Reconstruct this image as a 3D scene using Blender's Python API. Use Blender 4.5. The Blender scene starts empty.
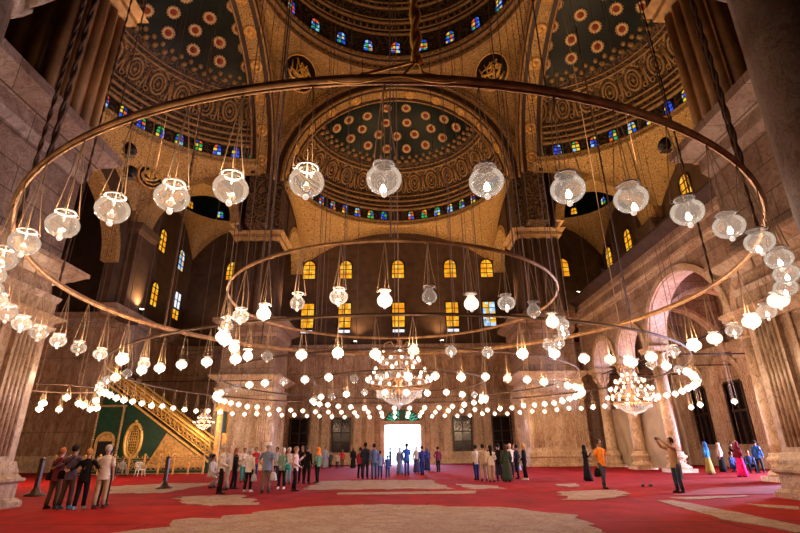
import bpy, bmesh, math, random
from mathutils import Vector, Matrix
rnd = random.Random(7)
PI = math.pi
D = math.radians
C = bpy.context.scene.collection

# ------------------------------------------------------------ camera
EYE = 1.6
cam_data = bpy.data.cameras.new('camera')
cam_data.sensor_width = 36.0
cam_data.lens = 478.0 / 800.0 * 36.0
cam_data.clip_start = 0.1
cam_data.clip_end = 300
cam = bpy.data.objects.new('camera', cam_data)
C.objects.link(cam)
cam.location = (0, 0, EYE)
cam.rotation_euler = (Matrix.Rotation(D(-0.26), 3, 'Z') @ Matrix.Rotation(D(110.8), 3, 'X') @ Matrix.Rotation(D(-0.68), 3, 'Z')).to_euler()
bpy.context.scene.camera = cam

# ------------------------------------------------------------ world, exposure, large lights
world = bpy.data.worlds.new('daylight')
bpy.context.scene.world = world
world.use_nodes = True
bg = world.node_tree.nodes['Background']
bg.inputs[0].default_value = (0.70, 0.84, 1.0, 1)
bg.inputs[1].default_value = 5.0
vs = bpy.context.scene.view_settings
vs.view_transform = 'Standard'
vs.look = 'None'
vs.gamma = 1
vs.use_curve_mapping = False
vs.exposure = 0.0

def aim(o, target):
    o.rotation_euler = (Vector(target) - o.location).to_track_quat('-Z', 'Y').to_euler()

def area_light(name, loc, target, sx, sy, power, col):
    l = bpy.data.lights.new(name, 'AREA')
    l.shape = 'RECTANGLE'; l.size = sx; l.size_y = sy; l.energy = power; l.color = col
    o = bpy.data.objects.new(name, l); C.objects.link(o)
    o.location = loc; aim(o, target)
    return o

def spot_light(name, loc, target, power, col, size=120, blend=.8, radius=.15, parent=None):
    l = bpy.data.lights.new(name, 'SPOT')
    l.energy = power; l.color = col; l.spot_size = D(size); l.spot_blend = blend; l.shadow_soft_size = radius
    o = bpy.data.objects.new(name, l); C.objects.link(o)
    o.location = loc; aim(o, target)
    return o

# daylight entering through the open far door and the open side doors
area_light('daylight_far_door', (0.3, 57.3, 2.6), (0.3, 40, 0.0), 3.8, 3.8, 4200, (.50, .58, 1.0))
area_light('daylight_side_door', (27.6, 26.9, 3.0), (17.0, 30.0, 0.2), 5.0, 4.2, 10000, (.62, .62, 1.0))

WARM = (1.0, .60, .30)
LAMPW = (1.0, .66, .40)
P_LAMP = 135.0
P_LEDGE = 2500.0

# ------------------------------------------------------------ mesh helpers
class MB:
    def __init__(self):
        self.v = []; self.f = []; self.s = []
    def face(self, idx, smooth=False):
        self.f.append(idx); self.s.append(smooth)
    def hexa(self, p):
        n = len(self.v); self.v += [tuple(q) for q in p]
        for q in ((0, 3, 2, 1), (4, 5, 6, 7), (0, 1, 5, 4), (1, 2, 6, 5), (2, 3, 7, 6), (3, 0, 4, 7)):
            self.face(tuple(n + i for i in q))
        return self
    def box(self, x0, x1, y0, y1, z0, z1):
        return self.hexa([(x0, y0, z0), (x1, y0, z0), (x1, y1, z0), (x0, y1, z0), (x0, y0, z1), (x1, y0, z1), (x1, y1, z1), (x0, y1, z1)])
    def frustum(self, cx, cy, z0, z1, a0, b0, a1, b1):
        return self.hexa([(cx - a0, cy - b0, z0), (cx + a0, cy - b0, z0), (cx + a0, cy + b0, z0), (cx - a0, cy + b0, z0),
                          (cx - a1, cy - b1, z1), (cx + a1, cy - b1, z1), (cx + a1, cy + b1, z1), (cx - a1, cy + b1, z1)])
    def loft(self, rings, closed=True, smooth=True, cap=True):
        n = len(self.v); m = len(rings[0])
        for r in rings: self.v += [tuple(q) for q in r]
        for i in range(len(rings) - 1):
            for j in range(m if closed else m - 1):
                k = (j + 1) % m
                self.face((n + i * m + j, n + i * m + k, n + (i + 1) * m + k, n + (i + 1) * m + j), smooth)
        if cap and closed:
            self.face(tuple(n + j for j in range(m))[::-1], False)
            self.face(tuple(n + (len(rings) - 1) * m + j for j in range(m)), False)
        return self
    def lathe(self, prof, c=(0, 0, 0), seg=16, cap=True, sx=1, sy=1):
        return self.loft([[(c[0] + r * sx * math.cos(2 * PI * j / seg), c[1] + r * sy * math.sin(2 * PI * j / seg), c[2] + z) for j in range(seg)] for r, z in prof], cap=cap)
    def tube(self, pts, r, seg=6, closed=False, cap=True):
        pts = [Vector(p) for p in pts]; m = len(pts)
        rr = r if isinstance(r, (list, tuple)) else [r] * m
        rings = []
        for i, p in enumerate(pts):
            a = pts[i - 1] if (i or closed) else pts[i]
            b = pts[(i + 1) % m] if (i < m - 1 or closed) else pts[i]
            t = (b - a)
            t = t.normalized() if t.length > 1e-9 else Vector((0, 0, 1))
            up = Vector((0, 0, 1)) if abs(t.z) < .9 else Vector((0, 1, 0))
            u = t.cross(up).normalized(); w = t.cross(u).normalized()
            rings.append([p + (u * math.cos(2 * PI * j / seg) + w * math.sin(2 * PI * j / seg)) * rr[i] for j in range(seg)])
        if closed: rings.append(rings[0])
        return self.loft(rings, cap=cap and not closed)
    def ball(self, c, rx, ry=None, rz=None, seg=10, rows=7):
        ry = rx if ry is None else ry; rz = rx if rz is None else rz
        rings = []
        for i in range(rows + 1):
            a = -PI / 2 + PI * i / rows
            q = max(math.cos(a), .02)
            rings.append([(c[0] + rx * q * math.cos(2 * PI * j / seg), c[1] + ry * q * math.sin(2 * PI * j / seg), c[2] + rz * math.sin(a)) for j in range(seg)])
        return self.loft(rings)
    def arc(self, cx, cy, z, R, a0, a1, r, seg=48, sides=6, closed=False):
        n = seg if closed else seg + 1
        return self.tube([(cx + R * math.cos(a0 + (a1 - a0) * i / seg), cy + R * math.sin(a0 + (a1 - a0) * i / seg), z) for i in range(n)], r, sides, closed)
    def grid(self, fn, nu, nv, smooth=True):
        n = len(self.v)
        for i in range(nu + 1):
            for j in range(nv + 1): self.v.append(tuple(fn(i / nu, j / nv)))
        for i in range(nu):
            for j in range(nv):
                a = n + i * (nv + 1) + j
                self.face((a, a + 1, a + nv + 2, a + nv + 1), smooth)
        return self
    def add(self, other, M=None):
        n = len(self.v)
        self.v += [tuple(M @ Vector(q)) if M else q for q in other.v]
        for f, s in zip(other.f, other.s): self.face(tuple(n + i for i in f), s)
        return self
    def mesh(self, name, m):
        me = bpy.data.meshes.new(name)
        me.from_pydata([tuple(q) for q in self.v], [], self.f)
        me.polygons.foreach_set('use_smooth', self.s)
        if m: me.materials.append(m)
        me.update()
        return me
    def build(self, name, m, parent=None, loc=None, rz=0):
        o = bpy.data.objects.new(name, self.mesh(name, m)); C.objects.link(o)
        if parent: o.parent = parent
        if loc: o.location = loc
        if rz: o.rotation_euler = (0, 0, rz)
        return o

def tag(o, label=None, cat=None, group=None, kind=None):
    if label: o['label'] = label
    if cat: o['category'] = cat
    if group: o['group'] = group
    if kind: o['kind'] = kind
    return o

def empty(name, loc=(0, 0, 0), rz=0):
    o = bpy.data.objects.new(name, None); C.objects.link(o)
    o.location = loc; o.rotation_euler = (0, 0, rz); o.empty_display_size = .2
    return o

def struct(name, mb, m, parent=None, loc=None):
    return tag(mb.build(name, m, parent, loc), kind='structure')

def inst(name, me, parent=None, loc=None, rot=None, scale=None):
    o = bpy.data.objects.new(name, me); C.objects.link(o)
    if parent: o.parent = parent
    if loc is not None: o.location = loc
    if rot is not None: o.rotation_euler = rot
    if scale is not None: o.scale = scale
    return o

# ------------------------------------------------------------ materials
def new_mat(name):
    m = bpy.data.materials.new(name); m.use_nodes = True
    nt = m.node_tree
    return m, nt, nt.nodes['Principled BSDF']

def ramp(nt, stops, interp='LINEAR'):
    r = nt.nodes.new('ShaderNodeValToRGB'); r.color_ramp.interpolation = interp
    e = r.color_ramp.elements
    while len(e) > 1: e.remove(e[-1])
    e[0].position = stops[0][0]; e[0].color = (*stops[0][1], 1)
    for p, c in stops[1:]:
        q = e.new(p); q.color = (*c, 1)
    return r

def coords(nt, scale=(1, 1, 1), rot=(0, 0, 0)):
    t = nt.nodes.new('ShaderNodeTexCoord'); mp = nt.nodes.new('ShaderNodeMapping')
    mp.inputs['Scale'].default_value = scale; mp.inputs['Rotation'].default_value = rot
    nt.links.new(t.outputs['Object'], mp.inputs[0])
    return mp

def plain(name, col, rough=.7, metal=0.0, var=.12, scale=6, spec=.5):
    m, nt, b = new_mat(name)
    mp = coords(nt); n = nt.nodes.new('ShaderNodeTexNoise'); n.inputs['Scale'].default_value = scale; n.inputs['Detail'].default_value = 4
    nt.links.new(mp.outputs[0], n.inputs[0])
    r = ramp(nt, [(.3, tuple(c * (1 - var) for c in col)), (.7, tuple(min(1, c * (1 + var)) for c in col))])
    nt.links.new(n.outputs[0], r.inputs[0]); nt.links.new(r.outputs[0], b.inputs['Base Color'])
    b.inputs['Roughness'].default_value = rough; b.inputs['Metallic'].default_value = metal; b.inputs['Specular IOR Level'].default_value = spec
    return m

def emit(name, col, s, sample=False):
    m, nt, b = new_mat(name)
    b.inputs['Base Color'].default_value = (*col, 1)
    b.inputs['Emission Color'].default_value = (*col, 1)
    b.inputs['Emission Strength'].default_value = s
    try: m.cycles.emission_sampling = 'AUTO' if sample else 'NONE'
    except Exception: pass
    return m

def marble(name, cols, vscale=(.9, .9, .16), slab=None, rough=.38, joint=.55, bump=.15):
    """veined stone; slab=(width, height) adds slab joints"""
    m, nt, b = new_mat(name)
    mp = coords(nt, vscale)
    n1 = nt.nodes.new('ShaderNodeTexNoise'); n1.inputs['Scale'].default_value = 2.6; n1.inputs['Detail'].default_value = 10; n1.inputs['Roughness'].default_value = .72; n1.inputs['Distortion'].default_value = 1.4
    nt.links.new(mp.outputs[0], n1.inputs[0])
    k = len(cols)
    r = ramp(nt, [(.28 + .46 * i / (k - 1), c) for i, c in enumerate(cols)])
    nt.links.new(n1.outputs[0], r.inputs[0])
    out = r.outputs[0]
    mv = coords(nt, tuple(q * 1.7 for q in vscale)); n3 = nt.nodes.new('ShaderNodeTexNoise'); n3.inputs['Scale'].default_value = 1.7; n3.inputs['Detail'].default_value = 7; n3.inputs['Distortion'].default_value = 2.2
    nt.links.new(mv.outputs[0], n3.inputs[0])
    r3 = ramp(nt, [(.44, (1, 1, 1)), (.485, (.45, .33, .25)), (.53, (1, 1, 1)), (.60, (.78, .66, .55)), (.66, (1, 1, 1))]); nt.links.new(n3.outputs[0], r3.inputs[0])
    m0 = nt.nodes.new('ShaderNodeMix'); m0.data_type = 'RGBA'; m0.blend_type = 'MULTIPLY'; m0.inputs[0].default_value = .85
    nt.links.new(out, m0.inputs[6]); nt.links.new(r3.outputs[0], m0.inputs[7]); out = m0.outputs[2]
    mp2 = coords(nt, (1, 1, .5)); n2 = nt.nodes.new('ShaderNodeTexNoise'); n2.inputs['Scale'].default_value = .7; n2.inputs['Detail'].default_value = 3
    nt.links.new(mp2.outputs[0], n2.inputs[0])
    r2 = ramp(nt, [(.35, (.72, .64, .58)), (.6, (1, 1, 1))])
    nt.links.new(n2.outputs[0], r2.inputs[0])
    mx = nt.nodes.new('ShaderNodeMix'); mx.data_type = 'RGBA'; mx.blend_type = 'MULTIPLY'; mx.inputs[0].default_value = .8
    nt.links.new(out, mx.inputs[6]); nt.links.new(r2.outputs[0], mx.inputs[7]); out = mx.outputs[2]
    if slab:
        # joints from world x+y and z so that they run on every wall face
        t = nt.nodes.new('ShaderNodeTexCoord'); sp = nt.nodes.new('ShaderNodeSeparateXYZ'); nt.links.new(t.outputs['Object'], sp.inputs[0])
        ad = nt.nodes.new('ShaderNodeMath'); ad.operation = 'ADD'; nt.links.new(sp.outputs[0], ad.inputs[0]); nt.links.new(sp.outputs[1], ad.inputs[1])
        cb = nt.nodes.new('ShaderNodeCombineXYZ'); nt.links.new(ad.outputs[0], cb.inputs[0]); nt.links.new(sp.outputs[2], cb.inputs[1])
        bk = nt.nodes.new('ShaderNodeTexBrick'); nt.links.new(cb.outputs[0], bk.inputs[0])
        bk.inputs['Scale'].default_value = 1; bk.inputs['Brick Width'].default_value = slab[0]; bk.inputs['Row Height'].default_value = slab[1]
        bk.inputs['Mortar Size'].default_value = .018; bk.inputs['Mortar Smooth'].default_value = .2
        bk.inputs['Color1'].default_value = (1, 1, 1, 1); bk.inputs['Color2'].default_value = (.72, .68, .66, 1); bk.inputs['Mortar'].default_value = (joint * .4, joint * .34, joint * .3, 1)
        m3 = nt.nodes.new('ShaderNodeMix'); m3.data_type = 'RGBA'; m3.blend_type = 'MULTIPLY'; m3.inputs[0].default_value = 1
        nt.links.new(out, m3.inputs[6]); nt.links.new(bk.outputs[0], m3.inputs[7]); out = m3.outputs[2]
    nt.links.new(out, b.inputs['Base Color'])
    bp = nt.nodes.new('ShaderNodeBump'); bp.inputs['Strength'].default_value = bump; nt.links.new(n1.outputs[0], bp.inputs['Height']); nt.links.new(bp.outputs[0], b.inputs['Normal'])
    b.inputs['Roughness'].default_value = rough
    return m

def ornament(name, dark, mid, gold, scale=1.0, fill=.5, rough=.5, metal=.25, fine=True):
    """painted and gilded arabesque: curling gold lines on a darker ground"""
    m, nt, b = new_mat(name)
    mp = coords(nt, (scale, scale, scale))
    nz = nt.nodes.new('ShaderNodeTexNoise'); nz.inputs['Scale'].default_value = 1.3; nz.inputs['Detail'].default_value = 1
    nt.links.new(mp.outputs[0], nz.inputs[0])
    va = nt.nodes.new('ShaderNodeMix'); va.data_type = 'RGBA'; va.blend_type = 'LINEAR_LIGHT'; va.inputs[0].default_value = .35
    nt.links.new(mp.outputs[0], va.inputs[6]); nt.links.new(nz.outputs['Color'], va.inputs[7])
    vo = nt.nodes.new('ShaderNodeTexVoronoi'); vo.feature = 'F1'; vo.inputs['Scale'].default_value = 1.6
    nt.links.new(va.outputs[2], vo.inputs[0])
    mu = nt.nodes.new('ShaderNodeMath'); mu.operation = 'MULTIPLY'; mu.inputs[1].default_value = 17.0; nt.links.new(vo.outputs['Distance'], mu.inputs[0])
    sn = nt.nodes.new('ShaderNodeMath'); sn.operation = 'SINE'; nt.links.new(mu.outputs[0], sn.inputs[0])
    ma = nt.nodes.new('ShaderNodeMath'); ma.operation = 'MULTIPLY_ADD'; ma.inputs[1].default_value = .5; ma.inputs[2].default_value = .5; nt.links.new(sn.outputs[0], ma.inputs[0])
    f = 1 - fill
    r = ramp(nt, [(max(0, f - .18), dark), (f, mid), (min(.98, f + .12), gold)])
    nt.links.new(ma.outputs[0], r.inputs[0]); out = r.outputs[0]
    if fine:
        v2 = nt.nodes.new('ShaderNodeTexVoronoi'); v2.feature = 'DISTANCE_TO_EDGE'; v2.inputs['Scale'].default_value = 5.0
        nt.links.new(mp.outputs[0], v2.inputs[0])
        r2 = ramp(nt, [(.02, (.3, .22, .15)), (.12, (1, 1, 1))]); nt.links.new(v2.outputs[0], r2.inputs[0])
        mx = nt.nodes.new('ShaderNodeMix'); mx.data_type = 'RGBA'; mx.blend_type = 'MULTIPLY'; mx.inputs[0].default_value = .8
        nt.links.new(out, mx.inputs[6]); nt.links.new(r2.outputs[0], mx.inputs[7]); out = mx.outputs[2]
    nt.links.new(out, b.inputs['Base Color'])
    b.inputs['Roughness'].default_value = rough; b.inputs['Metallic'].default_value = metal
    bp = nt.nodes.new('ShaderNodeBump'); bp.inputs['Strength'].default_value = .5; bp.inputs['Distance'].default_value = .05
    nt.links.new(ma.outputs[0], bp.inputs['Height']); nt.links.new(bp.outputs[0], b.inputs['Normal'])
    return m

def stained(name, cols, s, sx=2.2, sz=2.6):
    """leaded panes lit by the sky behind them: blocks of coloured glass"""
    m, nt, b = new_mat(name)
    t = nt.nodes.new('ShaderNodeTexCoord'); sp = nt.nodes.new('ShaderNodeSeparateXYZ'); nt.links.new(t.outputs['Object'], sp.inputs[0])
    def flo(i, k):
        a = nt.nodes.new('ShaderNodeMath'); a.operation = 'MULTIPLY'; a.inputs[1].default_value = k; nt.links.new(sp.outputs[i], a.inputs[0])
        c = nt.nodes.new('ShaderNodeMath'); c.operation = 'FLOOR'; nt.links.new(a.outputs[0], c.inputs[0]); return c
    cb = nt.nodes.new('ShaderNodeCombineXYZ'); nt.links.new(flo(0, sx).outputs[0], cb.inputs[0]); nt.links.new(flo(2, sz).outputs[0], cb.inputs[1])
    oi = nt.nodes.new('ShaderNodeObjectInfo'); nt.links.new(oi.outputs['Random'], cb.inputs[2])
    wn = nt.nodes.new('ShaderNodeTexWhiteNoise'); nt.links.new(cb.outputs[0], wn.inputs[0])
    r = ramp(nt, [(i / len(cols), c) for i, c in enumerate(cols)], 'CONSTANT'); nt.links.new(wn.outputs['Value'], r.inputs[0])
    nt.links.new(r.outputs[0], b.inputs['Emission Color']); b.inputs['Emission Strength'].default_value = s
    b.inputs['Base Color'].default_value = (.02, .02, .02, 1); b.inputs['Roughness'].default_value = .2
    m.cycles.emission_sampling = 'NONE'
    return m

def glass_mat(name, frost=.2, glow=0.0, col=(1, .93, .85)):
    m, nt, b = new_mat(name)
    nt.nodes.remove(b); out = nt.nodes['Material Output']
    tr = nt.nodes.new('ShaderNodeBsdfTransparent'); tr.inputs[0].default_value = (.98, .96, .94, 1)
    gl = nt.nodes.new('ShaderNodeBsdfGlossy'); gl.inputs['Roughness'].default_value = .04
    df = nt.nodes.new('ShaderNodeBsdfTranslucent'); df.inputs[0].default_value = (.9, .85, .8, 1)
    em = nt.nodes.new('ShaderNodeEmission'); em.inputs[0].default_value = (*col, 1); em.inputs[1].default_value = glow
    lw = nt.nodes.new('ShaderNodeLayerWeight'); lw.inputs[0].default_value = .25
    if glow > .5:   # bulb glow painted as emission, strongest at the middle of the globe
        pw = nt.nodes.new('ShaderNodeMath'); pw.operation = 'MULTIPLY_ADD'; pw.inputs[1].default_value = -glow * 1.3; pw.inputs[2].default_value = glow * 1.45; nt.links.new(lw.outputs['Facing'], pw.inputs[0]); nt.links.new(pw.outputs[0], em.inputs[1])
    m1 = nt.nodes.new('ShaderNodeMixShader'); nt.links.new(lw.outputs['Fresnel'], m1.inputs[0]); nt.links.new(tr.outputs[0], m1.inputs[1]); nt.links.new(gl.outputs[0], m1.inputs[2])
    m2 = nt.nodes.new('ShaderNodeMixShader'); m2.inputs[0].default_value = frost; nt.links.new(m1.outputs[0], m2.inputs[1]); nt.links.new(df.outputs[0], m2.inputs[2])
    last = m2
    if glow:
        ad = nt.nodes.new('ShaderNodeAddShader'); nt.links.new(m2.outputs[0], ad.inputs[0]); nt.links.new(em.outputs[0], ad.inputs[1]); last = ad
    nt.links.new(last.outputs[0], out.inputs['Surface'])
    m.cycles.emission_sampling = 'NONE'
    return m

M = {}
M['marble_wall'] = marble('veined brown marble', [(.16, .09, .05), (.52, .35, .22), (.78, .59, .40), (.34, .21, .13)], vscale=(.8, .8, .26), slab=(2.0, 3.2), joint=.5)
M['marble_pale'] = marble('pale alabaster', [(.30, .18, .10), (.70, .53, .36), (.85, .70, .52), (.38, .25, .15)], vscale=(.75, .75, .42), rough=.35)
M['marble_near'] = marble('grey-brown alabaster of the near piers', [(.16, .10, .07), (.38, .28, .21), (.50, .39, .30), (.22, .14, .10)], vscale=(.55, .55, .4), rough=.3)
M['marble_block'] = marble('alabaster blocks', [(.20, .13, .085), (.46, .34, .25), (.60, .46, .35), (.26, .17, .11)], vscale=(.6, .6, .6), slab=(2.2, .95), joint=.4)
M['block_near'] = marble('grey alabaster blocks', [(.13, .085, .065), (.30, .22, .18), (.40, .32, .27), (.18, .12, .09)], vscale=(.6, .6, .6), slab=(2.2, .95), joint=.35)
M['marble_grey'] = marble('mottled grey marble', [(.18, .15, .14), (.30, .25, .23), (.36, .30, .28), (.14, .10, .09)], vscale=(2, 2, 1.3))
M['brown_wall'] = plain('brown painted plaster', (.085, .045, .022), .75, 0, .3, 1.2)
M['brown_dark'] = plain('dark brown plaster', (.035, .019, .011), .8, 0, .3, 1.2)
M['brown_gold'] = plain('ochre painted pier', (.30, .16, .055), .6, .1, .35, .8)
M['ledge'] = plain('dark ledge paint', (.06, .032, .018), .7, 0, .25, 2)
M['gold_orn'] = ornament('gilded arabesque', (.20, .105, .035), (.46, .28, .09), (.58, .37, .13), 1.9, .74, .55, .1, False)
M['gold_orn_dark'] = ornament('dark gilded relief', (.02, .012, .008), (.075, .042, .018), (.16, .09, .035), 1.0, .45, .6, .1, False)
M['gold'] = plain('old gilding', (.66, .38, .11), .42, .2, .35, 5)
M['gold_dull'] = plain('dull gilding', (.38, .23, .09), .5, .1, .35, 3)
M['gold_bright'] = plain('bright gilding', (.85, .50, .12), .38, .25, .3, 8)
M['dome_dark'] = plain('dark green dome paint', (.004, .012, .008), .35, 0, .6, .5, .22)
M['dome_brown'] = ornament('dark brown gilded dome', (.014, .009, .006), (.05, .028, .013), (.13, .075, .03), .8, .4, .6, .1, False)
M['rosette_ring'] = plain('rosette gold', (.72, .50, .26), .5, .3, .2, 8)
M['rosette_red'] = plain('rosette centre', (.28, .06, .02), .6, 0, .3, 8)
M['black'] = plain('near black', (.008, .006, .006), .5, 0, .3, 4)
M['dark_wood'] = plain('dark walnut', (.045, .020, .012), .45, 0, .4, 5)
M['iron'] = plain('dark iron', (.03, .020, .015), .45, .5, .3, 8)
M['brass'] = plain('aged brass', (.48, .28, .13), .42, .3, .4, 4)
M['rope'] = plain('pale cord', (.40, .28, .17), .8, 0, .2, 20)
M['rope_dark'] = plain('dark chain', (.12, .07, .045), .6, .3, .3, 20)
M['red'] = plain('red wool carpet', (.52, .016, .014), .95, 0, .35, 1.3)
M['red2'] = plain('crimson wool carpet', (.42, .016, .022), .95, 0, .35, 1.1)
M['purple'] = plain('plum wool carpet', (.26, .018, .030), .95, 0, .35, 1.0)
def tan_field():
    m, nt, b = new_mat('tan patterned carpet')
    mp = coords(nt); v = nt.nodes.new('ShaderNodeTexVoronoi'); v.feature = 'DISTANCE_TO_EDGE'; v.inputs['Scale'].default_value = 1.1; nt.links.new(mp.outputs[0], v.inputs[0])
    n = nt.nodes.new('ShaderNodeTexNoise'); n.inputs['Scale'].default_value = 2.4; n.inputs['Detail'].default_value = 9; n.inputs['Roughness'].default_value = .75; n.inputs['Distortion'].default_value = 2.5; nt.links.new(mp.outputs[0], n.inputs[0])
    r = ramp(nt, [(.3, (.16, .045, .05)), (.42, (.29, .17, .12)), (.49, (.42, .31, .22)), (.55, (.20, .09, .09)), (.62, (.38, .27, .19)), (.74, (.17, .06, .05))]); nt.links.new(n.outputs[0], r.inputs[0])
    r2 = ramp(nt, [(.0, (.80, .62, .56)), (.25, (1, 1, 1))]); nt.links.new(v.outputs[0], r2.inputs[0])
    mx = nt.nodes.new('ShaderNodeMix'); mx.data_type = 'RGBA'; mx.blend_type = 'MULTIPLY'; mx.inputs[0].default_value = .7
    nt.links.new(r.outputs[0], mx.inputs[6]); nt.links.new(r2.outputs[0], mx.inputs[7]); nt.links.new(mx.outputs[2], b.inputs['Base Color'])
    b.inputs['Roughness'].default_value = .95
    return m
M['tan'] = tan_field()
def red_floor():
    m, nt, b = new_mat('red wool floor carpet')
    mp = coords(nt); bk = nt.nodes.new('ShaderNodeTexBrick'); mr = coords(nt, (1, 1, 1), (0, 0, .05)); nt.links.new(mr.outputs[0], bk.inputs[0])
    bk.inputs['Scale'].default_value = 1; bk.inputs['Brick Width'].default_value = 13.0; bk.inputs['Row Height'].default_value = 4.1
    bk.inputs['Mortar Size'].default_value = .035; bk.inputs['Mortar Smooth'].default_value = .1
    bk.inputs['Color1'].default_value = (.34, .009, .006, 1); bk.inputs['Color2'].default_value = (.27, .007, .011, 1); bk.inputs['Mortar'].default_value = (.10, .008, .008, 1)
    n = nt.nodes.new('ShaderNodeTexNoise'); n.inputs['Scale'].default_value = .9; n.inputs['Detail'].default_value = 7; n.inputs['Roughness'].default_value = .7; nt.links.new(mp.outputs[0], n.inputs[0])
    r = ramp(nt, [(.3, (.55, .55, .6)), (.5, (.9, .9, .9)), (.75, (1.25, 1.5, 1.4))]); nt.links.new(n.outputs[0], r.inputs[0])
    mx = nt.nodes.new('ShaderNodeMix'); mx.data_type = 'RGBA'; mx.blend_type = 'MULTIPLY'; mx.inputs[0].default_value = 1
    nt.links.new(bk.outputs[0], mx.inputs[6]); nt.links.new(r.outputs[0], mx.inputs[7]); nt.links.new(mx.outputs[2], b.inputs['Base Color'])
    b.inputs['Roughness'].default_value = 1.0; b.inputs['Specular IOR Level'].default_value = .1
    return m
M['floor_red'] = red_floor()
M['green'] = plain('deep green enamel', (.008, .055, .026), .4, 0, .3, 3)
M['curtain'] = plain('beige canvas', (.42, .34, .26), .85, 0, .2, .8)
M['plaster_white'] = plain('white limewash', (.66, .62, .66), .6, 0, .1, 2)
M['glass'] = glass_mat('clear blown glass with painted glow', .02, .075, (1, .82, .66))  # faint emission paints the pale veil, even round an unlit bulb
M['glass_half'] = glass_mat('glowing blown glass', .03, .13, (1, .82, .66))
M['glass_lit'] = glass_mat('lit blown glass', .04, .56, (1, .78, .58))
M['bulb'] = emit('burning bulb', (1, .86, .68), 14)
M['bulb_off'] = plain('dull bulb', (.6, .55, .5), .2)
M['finial'] = emit('self-glowing finial', (1, .88, .76), .7)  # finial emits by itself, a painted glint under the globe
M['pane_amber'] = stained('amber leaded glass', [(1, .42, .015), (1, .52, .03), (.95, .36, .01), (1, .62, .08), (.9, .30, .01)], 1.05, 2.6, 2.2)
M['pane_cold'] = stained('blue and amber leaded glass', [(1, .45, .02), (.5, .75, 1), (1, .55, .05), (.35, .6, 1), (.7, .9, 1)], 1.05, 2.6, 2.2)
M['pane_mixed'] = stained('many coloured glass', [(.02, .10, .9), (.9, .10, .02), (.03, .45, .10), (.9, .65, .05), (.35, .65, 1), (.02, .05, .4)], .95, 3.0, 2.4)
M['pane_blue'] = emit('daylit blue glass', (.35, .68, 1), 1.2)
M['pane_white'] = emit('daylit white glass', (.80, .88, 1), 1.0)
M['pane_dark'] = plain('dark window glass', (.012, .008, .010), .15, 0, .3, 2)
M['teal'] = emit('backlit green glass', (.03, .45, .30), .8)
M['crystal'] = glass_mat('crystal with painted glow', .3, .10)  # faint emission paints lamplight into the crystal

# ------------------------------------------------------------ structure helpers
def strips(mb, axis, u0, u1, v0, v1, z0, z1, openings=(), n=18):
    """wall slab from u0 to u1 (thickness v0..v1, height z0..z1) with round-arched openings (centre, half width, spring z, rise)"""
    def pt(u, v, z): return (u, v, z) if axis == 'Y' else (v, u, z)
    def seg(a, b, za, zb, top=z1):
        mb.hexa([pt(a, v0, za), pt(b, v0, zb), pt(b, v1, zb), pt(a, v1, za), pt(a, v0, top), pt(b, v0, top), pt(b, v1, top), pt(a, v1, top)])
    cur = u0
    for c, w, s, h in sorted(openings):
        if c - w > cur: seg(cur, c - w, z0, z0)
        f = lambda u: s + h * math.sqrt(max(0, 1 - ((u - c) / w) ** 2))
        for i in range(n):
            a = c - w * math.cos(PI * i / n); b = c - w * math.cos(PI * (i + 1) / n)
            seg(a, b, f(a), f(b))
        cur = c + w
    if u1 > cur: seg(cur, u1, z0, z0)
    return mb

def arch_band(mb, axis, c, s, R0, R1, v0, v1, rise=1.0, n=28, a0=0, a1=PI):
    def pt(u, v, z): return (u, v, z) if axis == 'Y' else (v, u, z)
    q = []
    for i in range(n + 1):
        a = a0 + (a1 - a0) * i / n
        q.append([pt(c + R * math.cos(a), v, s + R * math.sin(a) * rise) for R, v in ((R0, v0), (R1, v0), (R1, v1), (R0, v1))])
    return mb.loft(q, smooth=False)

def pendentive(mb, cx, cy, R, zr, x0, x1, y0, y1, zlow, a0, a1, n=72, rows=7):
    def fn(i, j):
        a = a0 + (a1 - a0) * i; ca, sa = math.cos(a), math.sin(a)
        t = 1e9
        if ca > 1e-6: t = min(t, (x1 - cx) / ca)
        if ca < -1e-6: t = min(t, (x0 - cx) / ca)
        if sa > 1e-6: t = min(t, (y1 - cy) / sa)
        if sa < -1e-6: t = min(t, (y0 - cy) / sa)
        t = max(t, R)
        q = (cx + ca * t, cy + sa * t)
        zl = zlow(*q); s = j
        r = R + (t - R) * math.sin(s * PI / 2)
        return (cx + ca * r, cy + sa * r, zr - (zr - zl) * (1 - math.cos(s * PI / 2)) ** .8)
    return mb.grid(fn, n, rows)

def mouldings(mb, x0, x1, y0, y1, steps):
    """rectangular stepped mouldings round a block: steps = [(z0, z1, out0, out1)]"""
    cx, cy, a, b = (x0 + x1) / 2, (y0 + y1) / 2, (x1 - x0) / 2, (y1 - y0) / 2
    for z0, z1, o0, o1 in steps: mb.frustum(cx, cy, z0, z1, a + o0, b + o0, a + o1, b + o1)
    return mb

# ------------------------------------------------------------ the setting: floor, walls, ceiling
XW, YB, XA = 25.5, 55.2, -34.0
struct('floor', MB().box(XA - 1, XW + 7, -7, YB + .8, -.3, 0), M['floor_red'])
struct('ceiling', MB().box(XA - 1, XW + 1, -7, YB + 1, 60, 60.5), M['brown_dark'])
struct('wall_near', MB().box(XA, XW, -6.6, -6, 0, 60), M['brown_dark'])

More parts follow.
